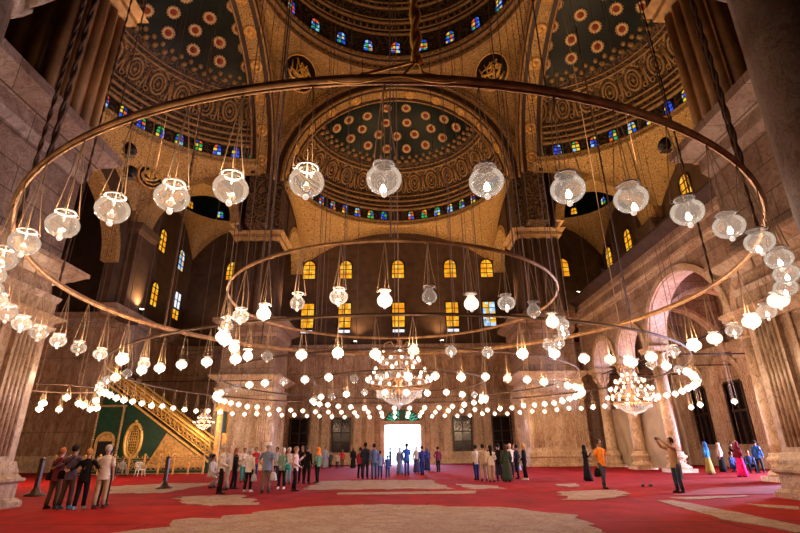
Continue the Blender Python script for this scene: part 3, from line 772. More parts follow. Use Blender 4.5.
# semi-domes: drum ring with coloured windows, gilded relief, dark shell with rosettes
def semidome(name, cx, cy, rot, x0, x1, y0, y1):
    R = 11.7; a0, a1 = rot - PI / 2, rot + PI / 2
    zr = 28.0
    hx = (x1 - x0) / 2 if abs(math.cos(rot)) < .5 else (x1 - x0); hy = (y1 - y0) / 2 if abs(math.sin(rot)) < .5 else (y1 - y0)
    zl = lambda x, y: 27.1 - 4.2 * min(abs((x - cx) / hx), abs((y - cy) / hy)) ** 2.2
    g = MB(); pendentive(g, cx, cy, R - .25, zr, x0, x1, y0, y1, zl, a0, a1, 90, 7)
    o = struct(name, g, M['gold_orn'])
    g = MB(); ringwall(g, cx, cy, R + .1, 28.4, 30.6, a0, a1, 60); struct('ceiling_drum', g, M['dome_brown'], o)
    g = MB(); ring_mould(g, cx, cy, [(R - .25, 27.8), (R - .5, 28.0), (R - .5, 28.25), (R - .2, 28.35), (R - .45, 28.55), (R - .45, 28.7), (R + .1, 28.8)], a0, a1, 60)
    for i in range(60):
        a = a0 + PI * (i + .5) / 60; g.ball((cx + (R - .45) * math.cos(a), cy + (R - .45) * math.sin(a), 28.12), .14, seg=5, rows=3)
    struct('trim_cornice', g, M['gold_orn'], o)
    for i in range(21):
        a = a0 + PI * (i + .5) / 21
        window('pane_mixed', .42, 1.25, (cx + (R - .02) * math.cos(a), cy + (R - .02) * math.sin(a), 28.95), a - PI / 2, (1, 2))
    zb, zh = 30.4, 9.3
    def surf(a, t): return Vector((cx + R * math.cos(t) * math.cos(a), cy + R * math.cos(t) * math.sin(a), zb + zh * math.sin(t)))
    tb = D(37)
    g = MB(); g.grid(lambda i, j: surf(a0 + PI * i, tb * j), 60, 6); struct('ceiling_relief_band', g, M['gold_orn_dark'], o)
    g = MB(); g.grid(lambda i, j: surf(a0 + PI * i, tb + (PI / 2 - tb) * j), 60, 14); struct('ceiling_shell', g, M['dome_dark'], o)
    g = MB()
    for t, rr in ((0.0, .2), (.06, .12), (.13, .16), (.2, .1), (.52, .12), (.57, .08)): g.arc(cx, cy, zb + zh * math.sin(t), (R - .12) * math.cos(t), a0, a1, rr, 60, 5)
    def orient(a, t, p):
        c = Vector((cx, cy, zb)); n = Vector((math.cos(t) * math.cos(a), math.cos(t) * math.sin(a), math.sin(t) * R / zh)).normalized()
        z = -n; up = Vector((0, 0, 1)); y = (up - z * up.dot(z)).normalized(); x = y.cross(z)
        m = Matrix((x, y, z)).transposed().to_4x4(); return Matrix.Translation(p) @ m
    unit = MB()
    unit.tube([(.62 * math.cos(2 * PI * i / 16), .1 + .95 * math.sin(2 * PI * i / 16), .06) for i in range(16)], .13, 5, True)
    unit.tube([(.36 * math.cos(2 * PI * i / 12), .1 + .6 * math.sin(2 * PI * i / 12), .08) for i in range(12)], .07, 5, True)
    unit.ball((0, .1, .05), .16, .25, .12, 6, 4)
    for s in (-1, 1):
        unit.tube([(s * (.75 + .28 * math.cos(q * .8) * (1 - q * .09)), 1.1 + .28 * math.sin(q * .8) * (1 - q * .09), .08) for q in range(8)], .08, 5)
        unit.tube([(s * (.8 + .2 * math.cos(q * .9)), -.8 + .22 * math.sin(q * .9), .08) for q in range(7)], .07, 5)
        unit.tube([(s * .95, -1.0, .05), (s * 1.02, 0, .1), (s * .95, 1.0, .05)], .09, 5)
    unit.tube([(-.55, 1.15, .08), (-.25, 1.45, .12), (0, 1.62, .14), (.25, 1.45, .12), (.55, 1.15, .08)], .12, 5)
    unit.ball((0, 1.8, .08), .17, .22, .12, 6, 4)
    for i in range(15):
        a = a0 + PI * (i + .5) / 15; t = D(21); g.add(unit, orient(a, t, surf(a, t)) @ Matrix.Scale(1.05, 4))
    # ragged gilt cresting where the relief meets the dark shell
    for i in range(60):
        a = a0 + PI * (i + .5) / 60; t = tb + (.02 if i % 2 else .07); p = surf(a, t)
        g.ball((p.x, p.y, p.z), .26 + .12 * (i % 2), .26, .3, 5, 4)
    struct('trim_relief', g, M['gold_dull'], o)
    ros = MB().lathe([(.52, .0), (.56, .1), (.40, .16), (.30, .06)], seg=14, cap=False)
    for i in range(14): ros.ball((.55 * math.cos(2 * PI * i / 14), .55 * math.sin(2 * PI * i / 14), .06), .1, seg=4, rows=3)
    rim = ros.mesh('rosette', M['rosette_ring'])
    cen = MB().lathe([(.33, .04), (.3, .08), (.12, .06), (.1, .16), (.02, .18)], seg=12).mesh('rosette_centre', M['rosette_red'])
    for row, (t, n) in enumerate(((47, 10), (56, 9), (65, 6), (75, 4))):
        for i in range(n):
            a = a0 + PI * (i + .5) / n; t_ = D(t)
            mt = orient(a, t_, surf(a, t_))
            r = inst('rosette', rim, o); r.matrix_local = mt
            inst('rosette_centre', cen, r)
    return o
semidome('ceiling_semidome_far', 0, 43.6, PI / 2, -11.7, 11.7, 43.6, YB)
sl = semidome('ceiling_semidome_left', -13.6, CY, PI, -25.4, -13.6, CY - 11.7, CY + 11.7)
md = medallion(-23.6, 39.9, 26.4, (.65, -.6, -.45), 8, 1.2)
for ch in list(md.children): ch.parent = sl; ch.matrix_local = Matrix.Translation(md.location) @ md.rotation_euler.to_matrix().to_4x4()
bpy.data.objects.remove(md)
semidome('ceiling_semidome_right', 13.6, CY, 0, 13.6, 25.4, CY - 11.7, CY + 11.7)

# corner bays: cross arches, little pendentives and domes
for s, nm in ((-1, 'left'), (1, 'right')):
    w0, w1 = (-XW, -15.4) if s < 0 else (15.4, XW)
    c = s * 20.45
    b = MB(); strips(b, 'Y', w0, w1, 41.4, 43.8, 21.8, 42, [(c, 4.75, 21.8, 5.0)])
    o = struct('wall_cross_arch_' + nm, b, M['brown_wall'])
    g = MB(); arch_band(g, 'Y', c, 21.8, 4.45, 4.8, 41.2, 44.0, 1.05, 28)
    struct('trim_arch', g, M['gold_orn'], o)
    g = MB(); arch_band(g, 'Y', c, 21.8, 4.8, 5.3, 41.1, 41.4, 1.05, 28); struct('trim_archivolt', g, M['gold_dull'], o)
    # impost and wall pier against the outer wall
    g = MB(); px = s * (XW - .5); g.box(px - .5, px + .5, 41.2, 44.0, 12.7, 21.2)
    mouldings(g, px - .5, px + .5, 41.2, 44.0, [(20.9, 21.2, .1, .3), (21.2, 21.8, .35, .5)])
    struct('trim_wallpier', g, M['brown_wall'], o)
    cy = 49.5; x0, x1 = (-XW, -15.3) if s < 0 else (15.3, XW)
    zl = lambda x, y: 27.6 - 4.0 * min(abs((x - c) / 5.1), abs((y - cy) / 5.7)) ** 2
    g = MB(); pendentive(g, c, cy, 4.9, 28.6, x0, x1, cy - 5.7, YB, zl, 0, 2 * PI, 96, 6)
    o2 = struct('ceiling_corner_bay_' + nm, g, M['gold_orn'])
    g = MB(); g.grid(lambda i, j: (c + 5 * math.cos(j * PI / 2) * math.cos(2 * PI * i), cy + 5 * math.cos(j * PI / 2) * math.sin(2 * PI * i), 30.2 + 4.5 * math.sin(j * PI / 2)), 48, 10)
    ringwall(g, c, cy, 5.0, 28.6, 30.2, 0, 2 * PI, 48); struct('ceiling_corner_dome', g, M['dome_dark'], o2)
    for i in range(8):
        a = PI / 8 + 2 * PI * i / 8; window('pane_amber' if i % 2 else 'pane_mixed', .4, 1.0, (c + 4.95 * math.cos(a), cy + 4.95 * math.sin(a), 28.9), a - PI / 2, (1, 1))
    # wall between the centre bay and the corner bay, pierced by an arch
    v0, v1 = (-12.9, -11.8) if s < 0 else (11.8, 12.9)
    b = MB(); strips(b, 'X', 46.6, YB, v0, v1, 21.5, 31, [(50.9, 3.9, 21.5, 3.9)])
    o3 = struct('wall_inner_arch_' + nm, b, M['brown_wall'])
    g = MB(); arch_band(g, 'X', 50.9, 21.5, 3.55, 4.1, v0 - .1, v1 + .1, 1, 24); struct('trim_arch', g, M['gold_orn'], o3)

# ------------------------------------------------------------ right-hand arcade and its gallery
XC = 17.0
cols = [15.4, 18.9, 23.3, 32.2, 37.0, 41.8]
ops = [(21.1, 1.75, 7.75, 1.9), (27.75, 4.0, 7.75, 3.7), (34.6, 1.95, 7.75, 2.0), (39.4, 1.95, 7.75, 2.0)]
b = MB(); strips(b, 'X', 17.4, 44.2, XC - .1, XC + .9, 7.75, 13.9, ops)
arc_o = struct('wall_arcade', b, M['marble_block'])
g = MB()
for c, w, s_, h in ops: arch_band(g, 'X', c, s_, w, w + .42, XC - .25, XC + 1.05, h / w, 26)
struct('trim_archivolt', g, M['marble_pale'], arc_o)
g = MB()
for c, w, s_, h in ops: arch_band(g, 'X', c, s_, w - .05, w + .02, XC - .1, XC + .9, h / w, 26)
struct('trim_soffit', g, M['marble_pale'], arc_o)
g = MB().box(XC - .3, XC + 1, 17.4, 44.2, 12.3, 12.5).box(XC - .22, XC, 17.4, 44.2, 12.0, 12.3).box(XC - .2, XC, 17.4, 44.2, 13.2, 13.4)
struct('trim_string_course', g, M['marble_pale'], arc_o)
g = MB().hexa([(XC - .2, 17, 13.9), (XC + 1, 17, 13.9), (XC + 1, 43.8, 13.9), (XC - .2, 43.8, 13.9), (XC - .75, 17, 14.3), (XC + 1, 17, 14.3), (XC + 1, 43.8, 14.3), (XC - .75, 43.8, 14.3)]).box(XC - .8, XC + 1, 17, 43.8, 14.3, 14.45)
struct('trim_ledge', g, M['ledge'], arc_o)
struct('ceiling_gallery', MB().box(XC + .9, XW, 17.4, YB, 13.0, 13.9), M['brown_wall'])
g = MB()
for y in cols[2:]:
    strips(g, 'Y', XC + .9, XW - .3, y - .35, y + .35, 8.2, 13.0, [((XC + XW + .6) / 2, 3.7, 8.2, 3.7)])
struct('wall_gallery_arches', g, M['marble_block'])
g = MB()
for y in cols[2:]: arch_band(g, 'Y', (XC + XW + .6) / 2, 8.2, 3.5, 3.75, y - .4, y + .4, 1, 22)
struct('trim_gallery_arches', g, M['marble_pale'])
def column(name, x, y, zt, r=.42, mat='marble_pale', label=None):
    b = MB(); b.lathe([(r * 1.02, 1.15), (r, 1.6), (r * .98, zt * .5), (r * .86, zt - 1.25)], (x, y, 0), 20)
    o = struct(name, b, M[mat])
    q = MB().box(x - r * 1.75, x + r * 1.75, y - r * 1.75, y + r * 1.75, 0, .22)
    q.lathe([(r * 1.65, .22), (r * 1.75, .32), (r * 1.6, .42), (r * 1.3, .5), (r * 1.3, .78), (r * 1.55, .86), (r * 1.6, .95), (r * 1.35, 1.02), (r * 1.2, 1.1), (r * 1.25, 1.16), (r * 1.02, 1.22)], (x, y, 0), 20)
    for k in range(10):
        a = 2 * PI * k / 10; q.ball((x + r * 1.32 * math.cos(a), y + r * 1.32 * math.sin(a), .64), .07, seg=5, rows=3)
    struct('column_base', q, M[mat], o)
    q = MB().lathe([(r * .86, zt - 1.3), (r * 1.05, zt - 1.22), (r * .9, zt - 1.15), (r * 1.0, zt - .9), (r * 1.25, zt - .6), (r * 1.55, zt - .35)], (x, y, 0), 20)
    for k in range(8):   # leaves of the capital
        a = 2 * PI * k / 8
        for rr, z0, z1 in ((1.0, zt - 1.15, zt - .75), (1.15, zt - .85, zt - .35)):
            q.tube([(x + r * rr * math.cos(a), y + r * rr * math.sin(a), z0), (x + r * (rr + .25) * math.cos(a), y + r * (rr + .25) * math.sin(a), (z0 + z1) / 2), (x + r * (rr + .62) * math.cos(a), y + r * (rr + .62) * math.sin(a), z1)], [.09, .11, .05], 5)
    q.box(x - r * 1.7, x + r * 1.7, y - r * 1.7, y + r * 1.7, zt - .35, zt - .15).box(x - r * 1.9, x + r * 1.9, y - r * 1.9, y + r * 1.9, zt - .15, zt)
    struct('column_capital', q, M[mat], o)
    return o
for y in cols[1:]: column('column', XC + .35, y, 7.75)
# near columns that frame the view
column('column_near_right', 4.66, 4.3, 8.5, .52, 'marble_grey')
column('column_near_left', -5.25, 4.3, 8.3, .50, 'marble_grey')
# iron tie rods between the arcade columns
g = MB()
g.tube([(XC + .3, 20, 7.3), (XC + .3, 43, 7.3)], .05, 6)
for y in cols[2:]: g.tube([(XC + .3, y, 7.3), (XW, y, 7.3)], .05, 6)
g.tube([(-11.4, 43.6, 7.4), (-25.5, 43.6, 7.4)], .05, 6); 
struct('beam_tie_rods', g, M['iron'])
# ------------------------------------------------------------ carpets
def rug(pts, label, seed, wob=.22, mat='tan', h=.014):
    """flat woven rug with a scalloped edge"""
    r = random.Random(seed); out = []
    for k in range(len(pts)):
        a, b_ = Vector(pts[k]), Vector(pts[(k + 1) % len(pts)])
        n = max(1, int((b_ - a).length / .35))
        for q in range(n):
            p = a.lerp(b_, q / n); out.append((p.x + r.uniform(-wob, wob), p.y + r.uniform(-wob, wob)))
    m = MB(); m.v = [(x, y, h) for x, y in out] + [(x, y, 0) for x, y in out]; k = len(out)
    m.face(tuple(range(k)))
    for q in range(k): m.face((q, (q + 1) % k, k + (q + 1) % k, k + q))
    return tag(m.build('rug', M[mat]), label, 'rug')
rug([(9.2, 17.8), (16.2, 18.1), (16.4, 21.5), (12.0, 20.5)], 'plum red rug on the right between the two thin tan border strips', 40, .05, 'purple')
rug([(-6.64, 10.6), (-5.3, 12.13), (-5.57, 13.1), (-4.66, 13.55), (-3.64, 14.89), (-2.39, 15.98), (-0.62, 16.05), (0.84, 15.63), (3.06, 14.89), (3.44, 14.17), (4.2, 13.48), (4.01, 11.37), (4.1, 9.36), (-0.02, 8.43)], 'huge tan patterned rug with a scalloped edge in the foreground', 1, 0.22)
rug([(-8.34, 19.57), (-6.25, 20.1), (-4.89, 18.06), (-4.34, 16.19), (-6.02, 16.38), (-7.08, 17.06)], 'tan patterned rug on the red floor at left, nearer than the tour group', 2, 0.22)
rug([(-14.27, 25.39), (-12.43, 27.14), (-9.69, 27.4), (-9.62, 24.04), (-9.78, 21.46), (-11.79, 21.28)], 'pale tan rug under the barrier post on the left', 3, 0.22)
rug([(-4.07, 27.97), (1.53, 27.73), (2.13, 21.67), (-4.04, 22.09)], 'wide pale rug standing in for the patch of light before the bright doorway', 4, 0.22)  # pool of door light laid on the floor as a rug
rug([(-2.41, 20.43), (2.96, 20.57), (2.77, 19.29), (-2.31, 19.57)], 'narrow tan strip of rug between the foreground rug and the doorway light patch', 5, 0.05)
rug([(5.97, 19.69), (8.37, 20.24), (7.85, 18.21), (6.29, 16.7), (5.2, 16.53)], 'tan patterned rug in front of the man in the orange shirt', 6, 0.22)
rug([(7.1, 23.74), (8.2, 23.88), (7.57, 21.88), (6.78, 22.01)], 'small tan rug patch left of the man in the orange shirt', 7, 0.22)
rug([(7.88, 16.21), (8.41, 16.29), (8.43, 13.26), (8.27, 11.16), (8.07, 9.97), (7.62, 10.33), (7.33, 12.13)], 'long tan border strip running diagonally to the lower right corner', 8, 0.05)
rug([(8.63, 17.05), (11.4, 17.5), (11.35, 17.1), (8.96, 16.38)], 'thin tan border strip leading to the near right pier', 9, 0.05)
rug([(2.56, 24.53), (4.03, 23.03), (4.25, 21.35), (2.86, 21.56)], 'small tan rug patch right of the doorway light patch', 10, 0.22)
rug([(9.86, 15.15), (10.74, 14.31), (10.26, 13.69), (9.74, 14.42)], 'short tan border strip beside the base of the near right pier', 11, 0.05)
# ------------------------------------------------------------ hanging glass lamps
globe_prof = [(.030, -.155), (.075, -.150), (.130, -.122), (.172, -.075), (.192, -.018), (.190, .035), (.165, .085), (.125, .118), (.088, .134), (.080, .150), (.100, .168), (.118, .178)]
pear_prof = [(.028, -.17), (.070, -.165), (.120, -.135), (.150, -.085), (.158, -.03), (.145, .02), (.110, .07), (.078, .11), (.070, .14), (.095, .175), (.115, .19)]
def lamp_meshes(prof, seg):
    return {k: MB().lathe(prof, (0, 0, 0), seg, cap=False).mesh('globe', M[m]) for k, m in (('clear', 'glass'), ('half', 'glass_half'), ('lit', 'glass_lit'))}
G_ROUND = lamp_meshes(globe_prof, 24); G_PEAR = lamp_meshes(pear_prof, 24); G_FAR = lamp_meshes(globe_prof, 12)
rim = MB().tube([(.115 * math.cos(2 * PI * i / 20), .115 * math.sin(2 * PI * i / 20), .182) for i in range(20)], .014, 5, True)
for k in range(3):
    a = 2 * PI * k / 3 + .5; rim.tube([((.145 + .022 * math.cos(q)) * math.cos(a), (.145 + .022 * math.cos(q)) * math.sin(a), .165 + .022 * math.sin(q)) for q in [2 * PI * i / 8 for i in range(8)]], .006, 4, True)
RIM = rim.mesh('rim', M['plaster_white'])
FIN = MB().ball((0, 0, -.182), .034, seg=10, rows=6).mesh('finial', M['finial'])
BULB = MB().lathe([(.012, .05), (.02, .03), (.034, 0), (.036, -.02), (.026, -.045), (.004, -.055)], seg=10).mesh('bulb', M['bulb'])
BULB_OFF = MB().lathe([(.012, .05), (.02, .03), (.034, 0), (.036, -.02), (.026, -.045), (.004, -.055)], seg=10).mesh('bulb', M['bulb_off'])
CORDS = {}
def cord_mesh(h, seed, thick):
    k = (round(h, 2), seed, thick)
    if k not in CORDS:
        r = random.Random(seed); c = MB()
        for q in range(3):
            a = 2 * PI * q / 3 + .5; n = 8; w = r.uniform(-.05, .05) if q == seed % 3 else 0
            c.tube([(.16 * math.cos(a) * (1 - t / n) + w * math.sin(PI * t / n), .16 * math.sin(a) * (1 - t / n), .165 + (h - .165) * t / n) for t in range(n + 1)], thick, 4)
        c.tube([(0, 0, h), (.03, .01, h * .7), (-.02, 0, h * .45), (0, 0, .05)], thick * .7, 4)
        CORDS[k] = c.mesh('cord', M['rope'])
    return CORDS[k]
LAMPL = bpy.data.lights.new('lamp_light', 'POINT'); LAMPL.energy = P_LAMP; LAMPL.color = LAMPW; LAMPL.shadow_soft_size = .05
LAMPN = bpy.data.lights.new('dim_lamp_light', 'POINT'); LAMPN.energy = P_LAMP * .22; LAMPN.color = LAMPW; LAMPN.shadow_soft_size = .05
lamp_count = [0]
def lamp(x, y, z, drop, state, label, group, near=True, pear=False, light=False, scale=1.0):
    o = empty('glass_globe_lamp', (x, y, z), rnd.uniform(0, 6)); tag(o, label, 'lamp', group)
    o.scale = (scale,) * 3
    gm = (G_PEAR if pear else G_ROUND) if near else G_FAR
    inst('globe', gm[state], o)
    if near: inst('rim', RIM, o)
    inst('finial', FIN, o)
    off = (0, 0, -.06) if lamp_count[0] % 3 else (.03, 0, -.10)
    inst('bulb', BULB if state != 'clear' else BULB_OFF, o, off)
    inst('cord', cord_mesh(drop / scale, lamp_count[0] % 4, .007 if near else .006), o)
    if light:
        l = bpy.data.objects.new('lamp_light', LAMPN if light == 'dim' else LAMPL); C.objects.link(l); l.parent = o; l.location = (0, 0, .06)
    lamp_count[0] += 1
    return o

def nth(n):
    return '%d%s' % (n, 'th' if 10 <= n % 100 <= 20 else {1: 'st', 2: 'nd', 3: 'rd'}.get(n % 10, 'th'))

def hoop(name_label, cx, cy, z, R, r, spokes, hangers, top, strut_R=None, mat='brass'):
    o = empty('ring_chandelier', (cx, cy, z)); tag(o, name_label, 'chandelier', 'hanging lamp hoops')
    m = MB()
    m.arc(0, 0, 0, R, 0, 2 * PI, r, 120, 8, True); m.arc(0, 0, r * 1.3, R, 0, 2 * PI, r * .35, 120, 5, True); m.arc(0, 0, -r * 1.2, R, 0, 2 * PI, r * .3, 120, 5, True)
    m.build('hoop', M[mat], o)
    for k in range(hangers):
        a = 2 * PI * (k + .5) / hangers
        MB().tube([(R * math.cos(a), R * math.sin(a), 0), (R * .995 * math.cos(a), R * .995 * math.sin(a), top - z)], .014 if cy > 20 else .017, 4).build('suspension_wire', M['rope_dark'], o)
    return o
C1 = (-0.15, 14.2)
o1 = hoop('nearest and largest-looking brass hoop, sweeping across the top of the view', C1[0], C1[1], 5.95, 9.4, .055, 0, 0, 30)
o2 = hoop('small brass hoop hung inside the nearest large hoop', C1[0], C1[1], 5.75, 4.85, .03, 0, 10, 40)
o3 = hoop('widest hoop under the main dome, its lamps in a wide dense row', 0, CY, 5.4, 15.4, .035, 0, 28, 38, None, 'rope_dark')
o4 = hoop('middle hoop under the main dome, around the central chandelier', 0, CY, 5.35, 10.3, .03, 0, 18, 40, None, 'rope_dark')
o5 = hoop('innermost hoop closely ringing the central crystal chandelier', 0, CY, 5.3, 5.1, .025, 0, 10, 40, None, 'rope_dark')
# near hoop: twisted ropes and the thick rope with its three legs at the front
def rope_mesh(p0, p1, r, twist=60):
    m = MB(); p0, p1 = Vector(p0), Vector(p1); n = int((p1 - p0).length / .12)
    for s in range(2):
        m.tube([p0.lerp(p1, i / n) + Vector((r * .5 * math.cos(i * .9 + PI * s), r * .5 * math.sin(i * .9 + PI * s), 0)) for i in range(n + 1)], r * .62, 4)
    return m
for a in (-58, -35, -80, 62, 40, 84, 110, -112, 140, -140):
    x, y = 9.4 * math.sin(D(a)), -9.4 * math.cos(D(a))
    rope_mesh((x, y, 0), (x, y, 14.5), .035 if abs(a) > 60 else .05).build('suspension_rope', M['rope_dark'], o1)
for a in (-24, 26, -8, 13):
    x, y = 9.4 * math.sin(D(a)), -9.4 * math.cos(D(a))
    MB().tube([(x, y, 0), (x * .98, y, 14)], .012, 4).build('suspension_wire', M['rope_dark'], o1)
k = rope_mesh((.42, -9.35, .32), (.38, -9.3, 8), .075)
k.tube([(.42, -9.35, .34), (-.1, -9.37, .16), (-.62, -9.35, .02)], .02, 5).tube([(.42, -9.35, .34), (.26, -9.39, .1), (.2, -9.4, 0)], .02, 5).tube([(.42, -9.35, .34), (.5, -9.35, .14), (1.05, -9.32, .02)], .02, 5)
k.tube([(-.7 + .1 * i, -9.47, -.07 - .05 * math.sin(i * .55)) for i in range(17)], .012, 5)
k.build('suspension_rope', M['gold_bright'], o1)

# nearest hoop, lamps every six degrees
R1 = 9.4
angs = [0, 7.3, 13.6, 19.2, 25.3, 31.2, 37.4, 44.2] + [50.5 + 6.2 * k for k in range(21)] + [-5.5, -11.2, -16.1, -21.9, -28.1, -34.9] + [-41.2 - 6.1 * k for k in range(22)]
seen1 = {0: 0}
def wherein(a, big):
    return 'front' if abs(a) < 50 else 'side' if abs(a) < 120 else 'far side'
cnt = {'l': 0, 'r': 0}
for a in sorted([q for q in angs if abs(q) < 113], key=abs):
    if 40 < abs(a) < 49: 
        pass
    sd = 'l' if a < -1.5 else 'r' if a > 0 else 'c'
    if sd == 'c': lab = 'round glass lamp hanging at the very centre front of the nearest large hoop'
    else:
        cnt[sd] += 1
        lab = '%s lamp to the %s of the centre lamp along the nearest large hoop' % (nth(cnt[sd]), 'left' if sd == 'l' else 'right')
    i = len(seen1); seen1[i] = 1
    x, y = C1[0] + R1 * math.sin(D(a)), C1[1] - R1 * math.cos(D(a))
    st = 'half' if i % 3 else 'lit'
    if abs(a) < 48: st = 'half' if i % 2 else 'clear'
    if -100 < a < -48: st = 'clear' if i % 4 else 'half'
    if a > 70 or a < -100: st = 'lit' if i % 3 else 'half'
    near_light = (a > 70 or a < -100) and i % 3 == 1
    lamp(x, y, 4.5, 1.39, st, lab, 'lamps on the nearest large hoop', True, False, near_light or (abs(a) < 110 and i % 2 == 0 and 'dim'), 1.07)
cnt = {'l': 0, 'r': 0}; i = 0
for a in sorted([-1.5 + 10.9 * k for k in range(0, 10)] + [-1.5 - 11.4 * k for k in range(1, 10)], key=abs):
    sd = 'c' if abs(a) < 2 else 'l' if a < 0 else 'r'
    if sd == 'c': lab = 'glass lamp at the centre front of the small hoop inside the nearest one'
    else:
        cnt[sd] += 1; lab = '%s lamp %s of centre along the small hoop inside the nearest hoop' % (nth(cnt[sd]), 'left' if sd == 'l' else 'right')
    x, y = C1[0] + 4.85 * math.sin(D(a)), C1[1] - 4.85 * math.cos(D(a))
    zz = 4.5 + (.04 if i % 3 else -.05)
    lamp(x, y, zz, 5.735 - zz, ('half', 'lit', 'clear')[(i * 7 + 1) % 3] if abs(a) < 60 else ('lit', 'half')[i % 2], lab, 'lamps on the small near hoop', True, i % 3 != 2, i % 2 == 0 and 'dim')
    i += 1
def far_lamps(n, R, zl, zr, off, name, grp, lightevery, skip=None, seed=1):
    r = random.Random(seed); i = 0; cnt = {'l': 0, 'r': 0}
    A = [(off + 360.0 * k / n + 180) % 360 - 180 for k in range(n)]
    for a in sorted(A, key=abs):
        sd = 'l' if a < 0 else 'r'; cnt[sd] += 1
        lab = '%s lamp round the %s half of the %s from its near point' % (nth(cnt[sd]), 'left' if sd == 'l' else 'right', name)
        z = zl + r.uniform(-.05, .05)
        q = r.random(); st = 'lit' if q < .60 else 'half' if q < .82 else 'clear'
        if abs(a) > 70: st = 'lit'
        lamp(R * math.sin(D(a)), CY - R * math.cos(D(a)), z, zr - z - .05, st, lab, grp, False, False, i % lightevery == 0, .92)
        i += 1
far_lamps(86, 15.4, 4.25, 5.4, 1.6, 'widest dome hoop', 'lamps on the widest hoop', 3, seed=2)
far_lamps(60, 10.3, 4.25, 5.35, 2.0, 'middle dome hoop', 'lamps on the middle hoop', 4, seed=3)
far_lamps(30, 5.1, 4.2, 5.3, 4.0, 'innermost dome hoop', 'lamps on the innermost hoop', 5, seed=4)
# a little hoop in the left bay and single lamps in the right gallery
oL = hoop('small hoop of lamps in the left bay before the green pulpit', -19.6, 28.0, 5.0, 2.2, .025, 0, 6, 27, None, 'rope_dark')
for k in range(14):
    a = 2 * PI * k / 14 + .2
    lamp(-19.6 + 2.2 * math.cos(a), 28.0 + 2.2 * math.sin(a), 4.0 + .35 * (k % 3 == 0), .62 + .33 * (k % 3 > 0), 'lit' if k % 4 else 'half', '%s lamp round the small left bay hoop, counting from its right edge' % nth(k + 1), 'lamps on the left bay hoop', False, False, True)
gal = [(20.2, 33.3), (21.0, 31.0), (21.6, 29.0), (20.0, 37.5), (20.9, 35.6), (22.6, 27.2), (20.6, 40.5)]
for k, (x, y) in enumerate(gal):
    lamp(x, y, 4.1, 8.9, 'lit', '%s single lamp in the right gallery, counting from the nearest' % nth(1 + sorted(gal, key=lambda q: q[1]).index((x, y))), 'single lamps in the right gallery', False, False, k % 2 == 0)

# ------------------------------------------------------------ crystal chandeliers
SMALL_G = MB().lathe([(.03, -.10), (.08, -.07), (.10, 0), (.08, .07), (.05, .10), (.07, .14)], seg=10, cap=False).mesh('lamp_shade', M['glass_lit'])
SMALL_B = MB().ball((0, 0, 0), .04, .04, .06, 6, 5).mesh('bulb', M['bulb'])
def crystal_chandelier(loc, s, top, label, tiers, power, hang=True):
    o = empty('crystal_chandelier', loc); o.scale = (s, s, s); tag(o, label, 'chandelier')
    m = MB(); m.lathe([(.05, 4.2), (.14, 4.0), (.06, 3.8), (.18, 3.4), (.24, 3.1), (.10, 2.8), (.08, 2.2), (.26, 1.9), (.3, 1.6), (.12, 1.3), (.2, .9), (.3, .7), (.05, .5)], seg=14)
    for k in range(4):
        a = PI / 2 * k + .2
        m.tube([(.1 * math.cos(a), .1 * math.sin(a), 3.3), (.5 * math.cos(a), .5 * math.sin(a), 3.9), (.9 * math.cos(a), .9 * math.sin(a), 3.75), (.95 * math.cos(a), .95 * math.sin(a), 3.3)], .04, 6)
    m.build('stem', M['brass'], o)
    cr = MB()
    for R0, z0, R1_, z1, n in ((.15, 3.6, 1.1, 2.6, 24), (.2, 2.4, 1.75, 1.45, 30), (1.35, .95, .35, .15, 36), (1.35, .95, 1.3, .6, 36)):
        for k in range(n):
            a = 2 * PI * k / n
            for t in range(9):
                u = t / 8; R = R0 + (R1_ - R0) * u; z = z0 + (z1 - z0) * u - .18 * math.sin(PI * u)
                cr.ball((R * math.cos(a), R * math.sin(a), z), .035, .035, .05, 4, 2)
    cr.lathe([(.3, .16), (.2, .04), (.06, -.08), (.02, -.16)], seg=10)
    cr.build('crystal_strings', M['crystal'], o)
    rg = MB().arc(0, 0, .95, 1.38, 0, 2 * PI, .05, 36, 5, True).arc(0, 0, 1.42, 1.8, 0, 2 * PI, .03, 36, 5, True).arc(0, 0, 2.58, 1.15, 0, 2 * PI, .03, 30, 5, True)
    rg.build('crown_rings', M['brass'], o)
    for R, z, n in tiers:
        for k in range(n):
            a = 2 * PI * k / n + z
            ar = MB().tube([(.15 * math.cos(a), .15 * math.sin(a), z - .35), (R * .55 * math.cos(a), R * .55 * math.sin(a), z - .6), (R * .95 * math.cos(a), R * .95 * math.sin(a), z - .45), (R * math.cos(a), R * math.sin(a), z - .12)], .022, 5).build('lamp_arm', M['brass'], o)
            sh = inst('lamp_shade', SMALL_G, ar, (R * math.cos(a), R * math.sin(a), z), None, (1.15,) * 3)
            inst('bulb', SMALL_B, ar, (R * math.cos(a), R * math.sin(a), z))
    MB().tube([(0, 0, 4.1), (0, 0, (top - loc[2]) / s)], .035, 6).build('suspension_chain', M['rope'], o)
    if power:
        l = bpy.data.lights.new('chandelier_light', 'POINT'); l.energy = power; l.color = LAMPW; l.shadow_soft_size = .4
        q = bpy.data.objects.new('chandelier_light', l); C.objects.link(q); q.parent = o; q.location = (0, 0, 1.2)
    return o
crystal_chandelier((0, 29.5, 3.9), 1.0, 46, 'great central crystal chandelier with three tiers of glowing globes', ((1.95, 1.55, 18), (1.6, 2.1, 8), (1.25, 2.75, 12), (.95, 3.2, 4)), 500)
crystal_chandelier((10.4, 22.0, 2.85), .56, 41, 'bright round crystal chandelier hanging before the right-hand arcade columns', ((1.9, 1.35, 18), (1.6, 2.0, 16), (1.1, 2.6, 12), (.55, 3.1, 6)), 160)
